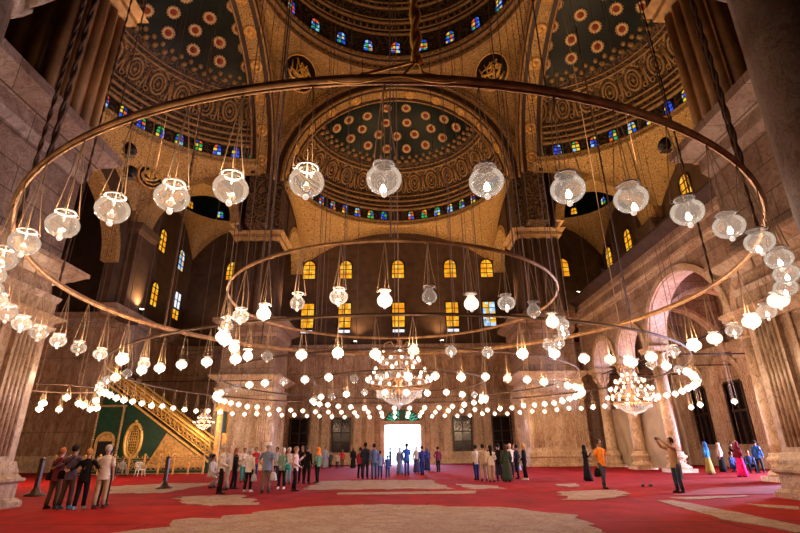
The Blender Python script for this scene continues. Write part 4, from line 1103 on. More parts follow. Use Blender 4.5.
crystal_chandelier((-15.2, 39.0, 3.1), .40, 35.4, 'tiny crystal chandelier above the foot of the pulpit stairs', ((1.9, 1.35, 12), (1.2, 2.2, 8)), 350)
crystal_chandelier((18.9, 36.0, 3.6), .46, 13, 'small crystal chandelier in the gallery behind the right-hand columns', ((1.9, 1.35, 12), (1.2, 2.2, 8)), 80)

# ------------------------------------------------------------ floodlights on the ledges, aimed up into the domes
def floodlight(x, y, z, target, power, label, seen=True, size=125):
    o = empty('floodlight', (x, y, z)); tag(o, label, 'floodlight')
    v = (Vector(target) - Vector((x, y, z))).normalized()
    q = v.to_track_quat('Z', 'Y').to_matrix().to_4x4()
    MB().add(MB().lathe([(.06, -.28), (.16, -.22), (.26, .0), (.30, .08), (.28, .09)], seg=14), q).build('housing', M['iron'], o, (0, 0, .35))
    MB().add(MB().lathe([(.27, .085), (.02, .1)], seg=14), q).build('lens', M['bulb'], o, (0, 0, .35))
    MB().box(-.04, .04, -.04, .04, 0, .3).box(-.2, .2, -.15, .15, 0, .04).build('bracket', M['iron'], o)
    s = spot_light('floodlight_beam', (0, 0, 0), (0, 0, 1), power, WARM, size, .9, .12)
    s.parent = o; s.location = v * .2 + Vector((0, 0, .35)); s.rotation_euler = v.to_track_quat('-Z', 'Y').to_euler()
    return o
FL = [
 (-10.6, 46, 13.1, (-3, 50, 38), 1.0, 'on the ledge of the far left pier'), (10.6, 46, 13.1, (3, 50, 38), 1.0, 'on the ledge of the far right pier'),
 (-24.2, 43.6, 13.7, (-18, 30, 40), .9, 'shining white on the lit left ledge'), (16.6, 42, 14.45, (21, 30, 38), .9, 'on the right ledge near its far end'),
 (16.6, 36, 14.45, (22, 33, 38), .6, 'halfway along the right ledge'), (16.6, 24, 14.45, (21, 26, 38), .8, 'at the near end of the right ledge'),
 (-12.0, 18.6, 13.0, (-22, 30, 40), .6, 'behind the top of the near left pier'), (-11.2, 17.0, 13.1, (3, 40, 44), 1.3, 'on the inner edge of the near left pier top'), (11.3, 17.0, 13.1, (-3, 40, 44), 1.3, 'on the inner edge of the near right pier top'),
 (-20.5, 54.6, 12.76, (-20, 46, 32), .45, 'on the far left corner ledge'), (20.5, 54.6, 13.9, (20, 46, 32), .45, 'on the far right corner ledge'),
 (-5, 54.7, 12.76, (-1, 43, 38), .9, 'left one on the far wall ledge'), (5, 54.7, 12.76, (1, 43, 38), .9, 'right one on the far wall ledge'),
]
for x, y, z, t, p, lab in FL: floodlight(x, y, z, t, p * P_LEDGE, 'small iron floodlight ' + lab)

# ------------------------------------------------------------ pulpit, railing, curtain
mb_ = empty('pulpit', (-19.4, 40.5, 0)); tag(mb_, 'tall green and gilded pulpit with a long diagonal stair by the left wall', 'pulpit')
XR, XL, ZB, ZT = 4.7, -4.3, .9, 6.9     # stair foot (right) and head (left), local x
def stair(x): return ZB + (ZT - ZB) * (XR - x) / (XR - XL)
m = MB(); m.hexa([(XL, -.9, 0), (XR, -.9, 0), (XR, .9, 0), (XL, .9, 0), (XL, -.9, stair(XL) - .1), (XR, -.9, stair(XR) - .1), (XR, .9, stair(XR) - .1), (XL, .9, stair(XL) - .1)])
m.build('side_panel', M['green'], mb_)
m = MB()
for k in range(22):
    x = XR - (XR - XL) * k / 22; m.box(x - .43, x, -.85, .85, stair(x) - .1, stair(x) + .12)
m.build('steps', M['dark_wood'], mb_)
for yy, nm in ((-.98, 'near'), (.98, 'far')):
    fr = MB()
    for dz, w in ((0, .17), (.34, .09), (1.12, .12), (1.42, .16)):
        fr.hexa([(XL, yy - .08, stair(XL) + dz - w), (XR, yy - .08, stair(XR) + dz - w), (XR, yy + .08, stair(XR) + dz - w), (XL, yy + .08, stair(XL) + dz - w), (XL, yy - .08, stair(XL) + dz), (XR, yy - .08, stair(XR) + dz), (XR, yy + .08, stair(XR) + dz), (XL, yy + .08, stair(XL) + dz)])
    n = 24
    for k in range(n):
        x = XL + (XR - XL) * (k + .5) / n; z = stair(x) + .70
        fr.tube([(x + .15 * math.cos(a), yy, z + .26 * math.sin(a)) for a in [2 * PI * i / 10 for i in range(10)]], .04, 4, True)
        fr.tube([(x + .19, yy, z - .5), (x + .19, yy, z + .32)], .03, 4); fr.ball((x, yy, z), .06, seg=5, rows=3)
    fr.build('balustrade', M['gold_bright'], mb_)
# gilded fan and triangular gold field of the flank
m = MB(); m.hexa([(-.1, -.97, .4), (4.5, -.97, .4), (4.5, -.9, .4), (-.1, -.9, .4), (1.2, -.97, 2.9), (4.4, -.97, .85), (4.4, -.9, .85), (1.2, -.9, 2.9)])
for k in range(9):
    a = D(8 + 17 * k); m.tube([(1.6 - .2 * math.cos(a), -1.0, .6), (1.6 - 1.3 * math.cos(a), -1.0, .6 + 1.3 * math.sin(a) * (1 if a < 1.6 else .7))], .05, 4)
m.build('sunburst_field', M['gold'], mb_)
ov = MB(); ov.tube([(-1.3 + .62 * math.cos(a), -1.0, 2.35 + 1.25 * math.sin(a)) for a in [2 * PI * i / 32 for i in range(32)]], .14, 6, True)
ov.tube([(-1.3 + .42 * math.cos(a), -1.02, 2.35 + .98 * math.sin(a)) for a in [2 * PI * i / 28 for i in range(28)]], .05, 5, True)
for k in range(-2, 3):
    ov.tube([(-1.3 + .15 * k, -1.0, 2.35 - .85 * math.sqrt(1 - (k * .3) ** 2)), (-1.3 + .15 * k, -1.0, 2.35 + .85 * math.sqrt(1 - (k * .3) ** 2))], .035, 4)
for k in range(-4, 5):
    w = .4 * math.sqrt(1 - (k * .2) ** 2); ov.tube([(-1.3 - w, -1.0, 2.35 + .2 * k), (-1.3 + w, -1.0, 2.35 + .2 * k)], .035, 4)
ov.ball((-1.3, -1.0, 3.8), .12); ov.ball((-1.3, -1.0, .9), .1)
ov.build('oval_medallion', M['gold_bright'], mb_)
# tower at the head of the stair
m = MB().box(-4.4, -2.4, -1.06, 1.0, 0, 4.9); m.build('tower', M['green'], mb_)
nb = MB(); arch_band(nb, 'Y', -3.4, 2.3, .58, .75, -1.16, -1.04, 1, 14); nb.box(-4.15, -3.98, -1.16, -1.04, .5, 2.3).box(-2.82, -2.65, -1.16, -1.04, .5, 2.3)
arch_band(nb, 'Y', -3.4, 2.35, .02, .5, -1.12, -1.06, 1, 14)
nb.build('niche_frame', M['gold'], mb_)
MB().box(-3.95, -2.85, -1.1, -1.06, .5, 2.3).build('niche', M['black'], mb_)
for xx in (-4.4, -2.4):
    t = MB()
    for k in range(26): t.ball((xx, -1.1, .3 + .18 * k), .12, .12, .11, 6, 4)
    t.build('rope_column', M['gold_dull'], mb_)
t = MB().box(-4.5, -2.3, -1.15, 1.1, 4.9, 5.05); t.build('tower_cornice', M['gold_dull'], mb_)
t = MB()
for xx in (-4.2, -2.9):
    for yy in (-.7, .7): t.tube([(xx, yy, 5.2), (xx, yy, 7.4)], .08, 6)
t.box(-4.35, -2.75, -.9, .9, 7.4, 7.6).lathe([(.8, 7.6), (.6, 7.8), (.3, 8.2), (.05, 8.8)], (-3.55, 0, 0), 8)
t.build('canopy', M['dark_wood'], mb_)
t = MB()
for yy in (-.8, .8): t.box(5.0, 5.35, yy - .16, yy + .16, 0, 4.5)
t.box(4.85, 5.5, -1.1, 1.1, 4.5, 4.8).box(4.95, 5.4, -1.0, 1.0, 4.8, 5.2)
for k in range(7): t.ball((5.17, -.9 + .3 * k, 5.3), .1, .1, .22, 6, 4)
t.build('portal', M['gold'], mb_)
MB().box(5.1, 5.25, -.64, .64, 2.9, 4.5).build('portal_panel', M['green'], mb_)

def railing(x0, x1, y, label):
    o = empty('railing', ((x0 + x1) / 2, y, 0)); tag(o, label, 'railing'); L = (x1 - x0) / 2; n = int((x1 - x0) / 1.0)
    for k in range(n + 1):
        x = -L + 2 * L * k / n
        MB().box(x - .05, x + .05, -.05, .05, 0, 1.22).ball((x, 0, 1.32), .1, .1, .12, 8, 6).build('post', M['gold'], o)
    r = MB()
    for z, h in ((.08, .06), (.3, .03), (.98, .03), (1.12, .05)): r.box(-L, L, -.03, .03, z - h / 2, z + h / 2)
    r.build('rail', M['gold_dull'], o)
    s = MB(); m_ = n * 3
    for k in range(m_):
        x = -L + 2 * L * (k + .5) / m_
        s.tube([(x + .14 * math.cos(a), 0, .64 + .26 * math.sin(a)) for a in [2 * PI * i / 10 for i in range(10)]], .025, 4, True)
        s.tube([(x + .05 * math.cos(a), 0, .64 + .12 * math.sin(a)) for a in [2 * PI * i / 8 for i in range(8)]], .02, 4, True)
        s.ball((x, 0, 1.2), .05, .05, .09, 5, 4)
    s.build('scrollwork', M['gold'], o)
railing(-25.0, -14.2, 37.4, 'ornate iron and gilt railing in front of the green pulpit')

# canvas curtain slung between the gallery columns
cu = MB()
def cur(u, v):
    y = 43.2 - 11.6 * u
    zt = 4.75 - .35 * math.sin(PI * 2 * u) ** 2 - .3 * math.sin(3 * PI * u) * .3
    z = .12 + (zt - .12) * v
    return (17.75 + .10 * math.sin(u * 34 + v * 2.2) + .14 * math.sin(u * 9 - v * 3) + .25 * (1 - v) ** 2 * math.sin(u * 12), y, z)
cu.grid(cur, 110, 20)
n0 = len(cu.v); cu.grid(lambda u, v: tuple(Vector(cur(u, v)) + Vector((.03, 0, 0))), 110, 20)
tag(cu.build('canvas_curtain', M['curtain']), 'large beige canvas sheet strung between the columns on the right', 'curtain')

# ------------------------------------------------------------ stanchions, chair, shoes
def stanchion(x, y, h, label):
    o = empty('stanchion', (x, y, .012)); tag(o, label, 'stanchion')
    MB().box(-.07, .07, -.07, .07, .14, h).lathe([(.10, h), (.12, h + .03), (.02, h + .1)], seg=8).build('post', M['dark_wood'], o)
    MB().lathe([(.36, 0), (.36, .04), (.2, .1), (.09, .3), (.07, .34)], seg=12).build('base', M['dark_wood'], o)
stanchion(-10.7, 23.8, 1.28, 'dark wooden barrier post standing alone on the red carpet left of the tour group')
stanchion(-14.4, 20.8, 1.3, 'dark wooden barrier post beside the base of the near left pier')
def plastic_chair(x, y, rz, label):
    o = empty('plastic_chair', (x, y, .012), rz); tag(o, label, 'chair')
    MB().grid(lambda u, v: (-.23 + .46 * u, -.22 + .44 * v, .44 - .02 * math.sin(PI * u)), 6, 6).box(-.23, .23, -.22, .22, .40, .425).build('seat', M['chair_white'], o)
    m = MB()
    for k in range(5): m.tube([(-.19 + .095 * k, .22, .43), (-.2 + .1 * k, .30, .65), (-.2 + .1 * k, .34, .84)], .018, 5)
    m.tube([(-.24, .33, .80), (-.12, .36, .88), (.12, .36, .88), (.24, .33, .80)], .03, 6); m.build('backrest', M['chair_white'], o)
    for sx in (-1, 1):
        MB().tube([(sx * .24, -.2, .42), (sx * .26, -.18, .64), (sx * .26, .1, .66), (sx * .24, .31, .7)], .022, 5).build('armrest', M['chair_white'], o)
        for sy in (-1, 1): MB().tube([(sx * .2, sy * .19, .42), (sx * .25, sy * .25, 0)], [.028, .018], 6).build('leg', M['chair_white'], o)
M['chair_white'] = plain('white plastic', (.75, .72, .66), .4, 0, .03)
plastic_chair(-17.6, 35.2, .9, 'white plastic armchair in front of the gilt railing')
sh = empty('pair_of_shoes', (10.1, 21.5, .012)); tag(sh, 'pair of dark shoes left on the red carpet between the two men on the right', 'shoes')
for k in (-1, 1):
    MB().ball((k * .16, 0, .05), .06, .15, .05, 10, 6).lathe([(.06, .04), (.05, .10)], (k * .16, -.07, 0), 8).build('shoe', M['dark_wood'], sh)
#@@PEOPLE
# ------------------------------------------------------------ people
CLOTH = {}
def cloth(col, rough=.85):
    k = tuple(round(c, 3) for c in col)
    if k not in CLOTH: CLOTH[k] = plain('cloth %d' % len(CLOTH), k, rough, 0, .15, 9, .1)
    return CLOTH[k]
SKIN = {'fair': plain('fair skin', (.50, .27, .18), .55, 0, .08), 'tan': plain('tanned skin', (.34, .17, .10), .55, 0, .08), 'dark': plain('dark skin', (.11, .05, .03), .5, 0, .08)}
EYE_M = plain('eye', (.02, .012, .01), .2)
# hand offsets per arm pose: (elbow, wrist) for the right-hand side, x outward, y forward
ARMS = {
 'down': ((.235, -.02, 1.12), (.245, .06, .87)), 'relaxed': ((.25, -.04, 1.13), (.22, .12, .91)), 'hip': ((.34, -.08, 1.16), (.20, .05, 1.00)),
 'fold': ((.25, .04, 1.14), (.02, .22, 1.18)), 'clasp': ((.25, -.03, 1.13), (.06, .19, .98)), 'phone': ((.24, .06, 1.16), (.12, .30, 1.36)),
 'raise': ((.24, .24, 1.50), (.14, .42, 1.70)), 'hug': ((.32, .04, 1.24), (.44, -.12, 1.16)), 'bag': ((.23, -.03, 1.14), (.23, .02, .86)), 'back': ((.26, -.12, 1.14), (.08, -.16, .98)),
 'rest': ((.25, .08, 1.12), (.18, .30, .98)),
}
def ell(c, a, b_, n=14, ph=0, wob=0, k=0):
    return [(c[0] + a * (1 + wob * math.sin(k * t + ph)) * math.cos(t), c[1] + b_ * (1 + wob * math.sin(k * t + ph)) * math.sin(t), c[2]) for t in [2 * PI * i / n for i in range(n)]]

def skin_mesh(nodes, edges, m):
    me = bpy.data.meshes.new('body'); bm = bmesh.new(); ly = bm.verts.layers.skin.verify(); vs_ = [bm.verts.new(p) for p, r in nodes]
    for a, b_ in edges: bm.edges.new((vs_[a], vs_[b_]))
    for i, v in enumerate(vs_):
        r = nodes[i][1]; v[ly].radius = r if isinstance(r, tuple) else (r, r); v[ly].use_root = (i == 0)
    bm.to_mesh(me); bm.free()
    o = bpy.data.objects.new('body_tmp', me); C.objects.link(o)
    o.modifiers.new('s', 'SKIN'); sd = o.modifiers.new('d', 'SUBSURF'); sd.levels = 1
    dg = bpy.context.evaluated_depsgraph_get(); ev = o.evaluated_get(dg)
    out = MB(); em = ev.to_mesh()
    out.v = [tuple(v.co) for v in em.vertices]
    for p in em.polygons: out.face(tuple(p.vertices), True)
    ev.to_mesh_clear(); bpy.data.objects.remove(o); bpy.data.meshes.remove(me)
    return out

def person(x, y, h, face, label, top, legs, hair, skin='tan', arms=('down', 'relaxed'), style='trousers', hairlen=0, stride=.06, extra=(), shoe=(.03, .02, .02), sleeve=1.0, build=1.0, group=None, pose='stand', legcol2=None, z=.0):
    """face: heading in degrees the figure looks towards (0 = away from the camera, 180 = towards it)"""
    o = empty('person', (x, y, z), D(-face)); s = h / 1.74; o.scale = (s, s, s)
    tag(o, label, 'person', group)
    r = random.Random(int(x * 100 + y * 37))
    sit = pose in ('sit', 'crouch')
    dz = -.52 if pose == 'sit' else -.34 if pose == 'crouch' else 0
    lean = .12 if sit else 0.0
    P = lambda q, side=1: (q[0] * side, q[1] + (lean * (q[2] - .9) if q[2] > .9 else 0), q[2] + (dz if True else 0))
    # ---- body: one continuous skinned surface
    nd = [((0, 0, .95 + dz), (.125, .10)), ((0, 0, 1.08 + dz), (.105, .085)), ((0, lean * .3, 1.26 + dz), (.125, .095)), ((0, lean * .5, 1.41 + dz), (.085, .07)), ((0, lean * .6, 1.50 + dz), .052), ((0, lean * .6 + .01, 1.57 + dz), (.068, .078)), ((0, lean * .6 + .012, 1.66 + dz), (.078, .093)), ((0, lean * .6, 1.70 + dz), (.045, .055))]
    ed = [(0, 1), (1, 2), (2, 3), (3, 4), (4, 5), (5, 6), (6, 7)]
    hands = []
    for side, ap in ((-1, arms[0]), (1, arms[1])):
        e, w = ARMS[ap]
        S = P((.175, 0, 1.41), side); E_ = P(e, side); W = P(w, side)
        d = (Vector(W) - Vector(E_)).normalized(); Hn = tuple(Vector(W) + d * .075)
        k = len(nd); nd += [(S, .055), (E_, .038), (W, .026), (Hn, (.036, .018))]
        ed += [(3, k), (k, k + 1), (k + 1, k + 2), (k + 2, k + 3)]; hands.append((side, S, E_, W, Hn, d))
    leg = []
    for side in (-1, 1):
        st = stride * side
        if pose == 'sit': kn, an, toe = (side * .16, .42, .46), (side * .14, .40, .07), (side * .15, .56, .03)
        elif pose == 'crouch': kn, an, toe = (side * .18, .40, .48), (side * .13, .10, .09), (side * .14, .26, .04)
        else: kn, an, toe = (side * .10, st * .6 + .02, .50), (side * .105, st - .02, .09), (side * .13, st + .13, .035)
        hp = (side * .095, 0, .90 + dz); k = len(nd)
        nd += [(hp, .082), (kn, .054), (an, .036), (toe, (.036, .028))]; ed += [(0, k), (k, k + 1), (k + 1, k + 2), (k + 2, k + 3)]; leg.append((side, hp, kn, an, toe))
    body = skin_mesh(nd, ed, None)
    hy = lean * .6 + .01; hz = 1.655 + dz
    body.loft([ell((0, hy, hz - .115 + .23 * i / 8), .068 * math.sqrt(max(.03, 1 - ((i - 4.3) / 4.6) ** 2)) * (1.05 if i > 3 else .96), .088 * math.sqrt(max(.03, 1 - ((i - 4.3) / 4.6) ** 2)), 12) for i in range(9)])
    body.tube([(0, hy + .078, hz + .02), (0, hy + .104, hz - .018), (0, hy + .085, hz - .028)], [.008, .016, .01], 6)       # nose
    body.tube([(-.022, hy + .080, hz - .056), (0, hy + .087, hz - .056), (.022, hy + .080, hz - .056)], .006, 4)           # lips
    for sd in (-1, 1): body.ball((sd * .072, hy, hz - .008), .012, .02, .03, 6, 5)                                        # ears
    for side, S, E_, W, Hn, d in hands:                                                                                  # fingers and thumb
        Hn = Vector(Hn); lat = d.cross(Vector((side, 0, .2))).normalized(); cu_ = Vector((-side * .5, .3, 0)) - d * .1
        for q in range(4):
            ln = (.062, .074, .070, .054)[q]; b0 = Hn + lat * (.026 * (q - 1.5) / 1.5)
            body.tube([b0 - d * .02, b0 + d * ln * .5, b0 + d * ln * .85 + cu_ * .012, b0 + d * ln + cu_ * .035], [.0095, .009, .008, .006], 5)
        b0 = Hn - d * .035 + lat * -.022
        body.tube([b0, b0 - lat * .03 + d * .03, b0 - lat * .034 + d * .06], [.011, .009, .007], 5)
    def big(mb):
        mb.v = [(vx * 1.13, hy + (vy - hy) * 1.13, (hz - .11) + (vz - hz + .11) * 1.10) if vz > hz - .11 and abs(vx) < .13 and abs(vy - hy) < .16 else (vx, vy, vz) for vx, vy, vz in mb.v]
        return mb
    big(body).build('body', SKIN[skin], o)
    ey = MB()
    for sd in (-1, 1): ey.ball((sd * .026, hy + .080, hz + .012), .009, .007, .006, 6, 4)
    big(ey).build('eyes', EYE_M, o)
    # ---- hair, scarf or hat
    if hair:
        kind, col = hair; hm = MB()
        if kind in ('short', 'long', 'grey', 'bun'):
            T = [-.85 + 2.42 * q / 9 for q in range(10)]
            hm.loft([ell((0, hy - .014, hz + .022 + .112 * math.sin(t)), .088 * max(.05, math.cos(t)), .104 * max(.05, math.cos(t)), 14) for t in T])
            # the hairline leaves the face open
            hm.v = [((vx, min(vy, hy + .052) if vz < hz + .05 else vy, vz)) for vx, vy, vz in hm.v]
            if kind == 'long' or hairlen:
                L = hairlen or .22
                hm.loft([ell((0, hy - .05 - .01 * i, hz + .04 - (L + .04) * i / 6), .078 + .01 * math.sin(i), .05, 10) for i in range(7)])
            if kind == 'bun': hm.ball((0, hy - .11, hz + .03), .04)
        elif kind == 'scarf':
            hm.loft([ell((0, hy - .012, hz - .10 + .21 * i / 8), .092 * math.sqrt(max(.03, 1 - ((i - 3.2) / 5.2) ** 2)), .106 * math.sqrt(max(.03, 1 - ((i - 3.2) / 5.2) ** 2)), 14) for i in range(9)])
            hm.v = [((vx, min(vy, hy + .060), vz) if abs(vx) < .06 and vz < hz + .06 else (vx, vy, vz)) for vx, vy, vz in hm.v]
            hm.loft([ell((0, hy - .03, hz - .06), .08, .085), ell((0, hy - .02, hz - .15), .10, .10), ell((0, hy - .02, hz - .22), .17, .13), ell((0, hy - .03, hz - .32), .20, .14)])
        elif kind == 'hat':
            hm.lathe([(.088, .02), (.16, .015), (.17, .03), (.10, .045), (.092, .11), (.07, .13), (.02, .135)], (0, hy, hz + .02), 16)
        elif kind == 'cap':
            hm.lathe([(.086, .02), (.09, .05), (.07, .10), (.02, .115)], (0, hy, hz + .01), 14); hm.loft([ell((0, hy + .10, hz + .03), .06, .07, 8), ell((0, hy + .10, hz + .04), .055, .06, 8)])
        nm = {'scarf': 'headscarf', 'hat': 'hat', 'cap': 'cap'}.get(kind, 'hair')
        big(hm).build(nm, cloth(col), o)
        if kind == 'hat': MB().loft([ell((0, hy - .02, hz - .05 + .08 * i / 4), .079, .094, 12) for i in range(5)]).build('hair', cloth((.3, .27, .24)), o)
    # ---- upper garment
    tb = build; tm = MB()
    hem = .80 if style in ('trousers', 'skirt') else 1.0
    y3 = lambda zz: lean * (zz - .9) * 1.0 if zz > .9 else 0
    prof = [(hem, .178, .128), (.90, .178, .132), (1.0, .166, .122), (1.10, .158, .118), (1.20, .168, .122), (1.30, .182, .124), (1.38, .188, .115), (1.43, .165, .098), (1.47, .105, .078), (1.495, .068, .066)]
    tm.loft([ell((0, y3(zz), zz + dz), a * tb, b_ * tb, 16, r.random() * 6, .012, 5) for zz, a, b_ in prof if zz >= hem], cap=False)
    if top is not None:
        for side, S, E_, W, Hn, d in hands:
            S = Vector(S); E_ = Vector(E_); W = Vector(W)
            if sleeve >= .9: pts = [S * 1.0 - Vector((side * .04, 0, -.01)), S.lerp(E_, .12), S.lerp(E_, .55), E_, E_.lerp(W, .5), E_.lerp(W, .97)]; rr = [.06, .073, .060, .054, .048, .042]
            else: pts = [S - Vector((side * .04, 0, -.01)), S.lerp(E_, .12), S.lerp(E_, .5), S.lerp(E_, .85)]; rr = [.06, .073, .064, .062]
            tm.tube(pts, [q * tb for q in rr], 8)
        tm.build('shirt' if sleeve < .9 or style == 'trousers' else 'jacket', cloth(top), o)
    # ---- lower garment
    if style in ('trousers', 'crop'):
        lm = MB()
        if not sit: lm.loft([ell((0, 0, 1.02), .155 * tb, .115 * tb), ell((0, 0, .93), .168 * tb, .125 * tb), ell((0, 0, .84), .172 * tb, .125 * tb), ell((0, 0, .78), .14 * tb, .10)])
        else: lm.loft([ell((0, 0, 1.0 + dz), .16, .12), ell((0, .03, .88 + dz), .18, .15), ell((0, .05, .82 + dz), .14, .12)])
        for side, hp, kn, an, toe in leg:
            hp, kn, an = Vector(hp), Vector(kn), Vector(an)
            lm.tube([hp + Vector((0, 0, .02)), hp.lerp(kn, .35), hp.lerp(kn, .8), kn, kn.lerp(an, .5), kn.lerp(an, .97) ], [.088 * tb, .092 * tb, .078 * tb, .072, .066, .064], 10)
        lm.build('trousers', cloth(legs), o)
    elif style in ('skirt', 'robe'):
        lm = MB(); zt = 1.02 if style == 'skirt' else 1.40
        ring = [(zt, .15, .11), (.92, .175, .13), (.75, .20, .15), (.5, .225, .18), (.25, .255, .21), (.06, .275, .235)]
        if style == 'robe': ring = [(1.47, .10, .08), (1.40, .185, .12), (1.25, .19, .13), (1.05, .18, .13)] + ring[1:]
        if sit: ring = [(zt + dz, .16, .12), (.40, .22, .26), (.2, .34, .42), (.03, .38, .46)]
        lm.loft([ell((0, .0 if not sit else .12, zz), a, b_, 28, 0, .035 * min(1, max(0, (1.1 - zz))), 7) for zz, a, b_ in ring])
        if style == 'robe':
            for side, S, E_, W, Hn, d in hands:
                S = Vector(S); E_ = Vector(E_); W = Vector(W)
                lm.tube([S, S.lerp(E_, .5), E_, E_.lerp(W, .6), E_.lerp(W, .97)], [.075, .075, .07, .075, .085], 8)
        lm.build('robe' if style == 'robe' else 'skirt', cloth(legs), o)
    # ---- shoes
    for side, hp, kn, an, toe in leg:
        a = Vector(an)
        MB().loft([ell((a.x * 1.08, a.y + .065, 0.0), .045, .135, 12), ell((a.x * 1.08, a.y + .065, .045), .046, .135, 12), ell((a.x * 1.04, a.y + .03, .085), .040, .085, 12), ell((a.x, a.y, .115), .042, .05, 12)]).build('shoe', cloth(shoe), o)
    # ---- things worn or carried
    for e in extra:
        k, col = e
        if k == 'backpack': MB().box(-.14, .14, -.30, -.13, 1.02, 1.40).loft([ell((0, -.21, 1.40), .14, .085), ell((0, -.20, 1.45), .09, .06)]).build('backpack', cloth(col), o)
        elif k == 'shoulder_bag':
            MB().loft([ell((-.22, -.04, .82), .13, .07), ell((-.23, -.04, .86), .16, .08), ell((-.23, -.04, 1.02), .15, .07), ell((-.22, -.03, 1.06), .10, .04)]).tube([(-.25, -.06, 1.04), (-.1, -.14, 1.25), (.10, -.10, 1.45), (.08, .05, 1.46), (-.08, .13, 1.28), (-.24, .05, 1.05)], .014, 4).build('shoulder_bag', cloth(col), o)
        elif k == 'hand_bag':
            MB().loft([ell((.27, .02, .42), .10, .07), ell((.28, .02, .46), .15, .09), ell((.27, .02, .68), .11, .07), ell((.26, .02, .74), .05, .04)]).tube([(.24, .02, .86), (.22, .02, .74), (.28, .02, .72), (.27, .02, .85)], .01, 4).build('carrier_bag', cloth(col), o)
        elif k == 'shawl':
            MB().loft([ell((0, -.01, 1.50), .09, .08, 16), ell((0, -.01, 1.44), .19, .13, 16), ell((0, -.01, 1.25), .225, .16, 16, 0, .05, 4), ell((0, -.01, 1.02), .24, .17, 16, 0, .07, 4)], cap=False).build('shawl', cloth(col), o)
        elif k == 'camera':
            MB().box(-.07, .07, .47, .52, 1.72, 1.81).lathe([(.035, 0), (.035, .03)], (0, .54, 1.74), 10).build('camera', M['black'], o)
        elif k == 'panel':
            MB().box(-.12, .04, -.15, -.13, .45, .95).build('cloth_panel', cloth(col), o)
    return o
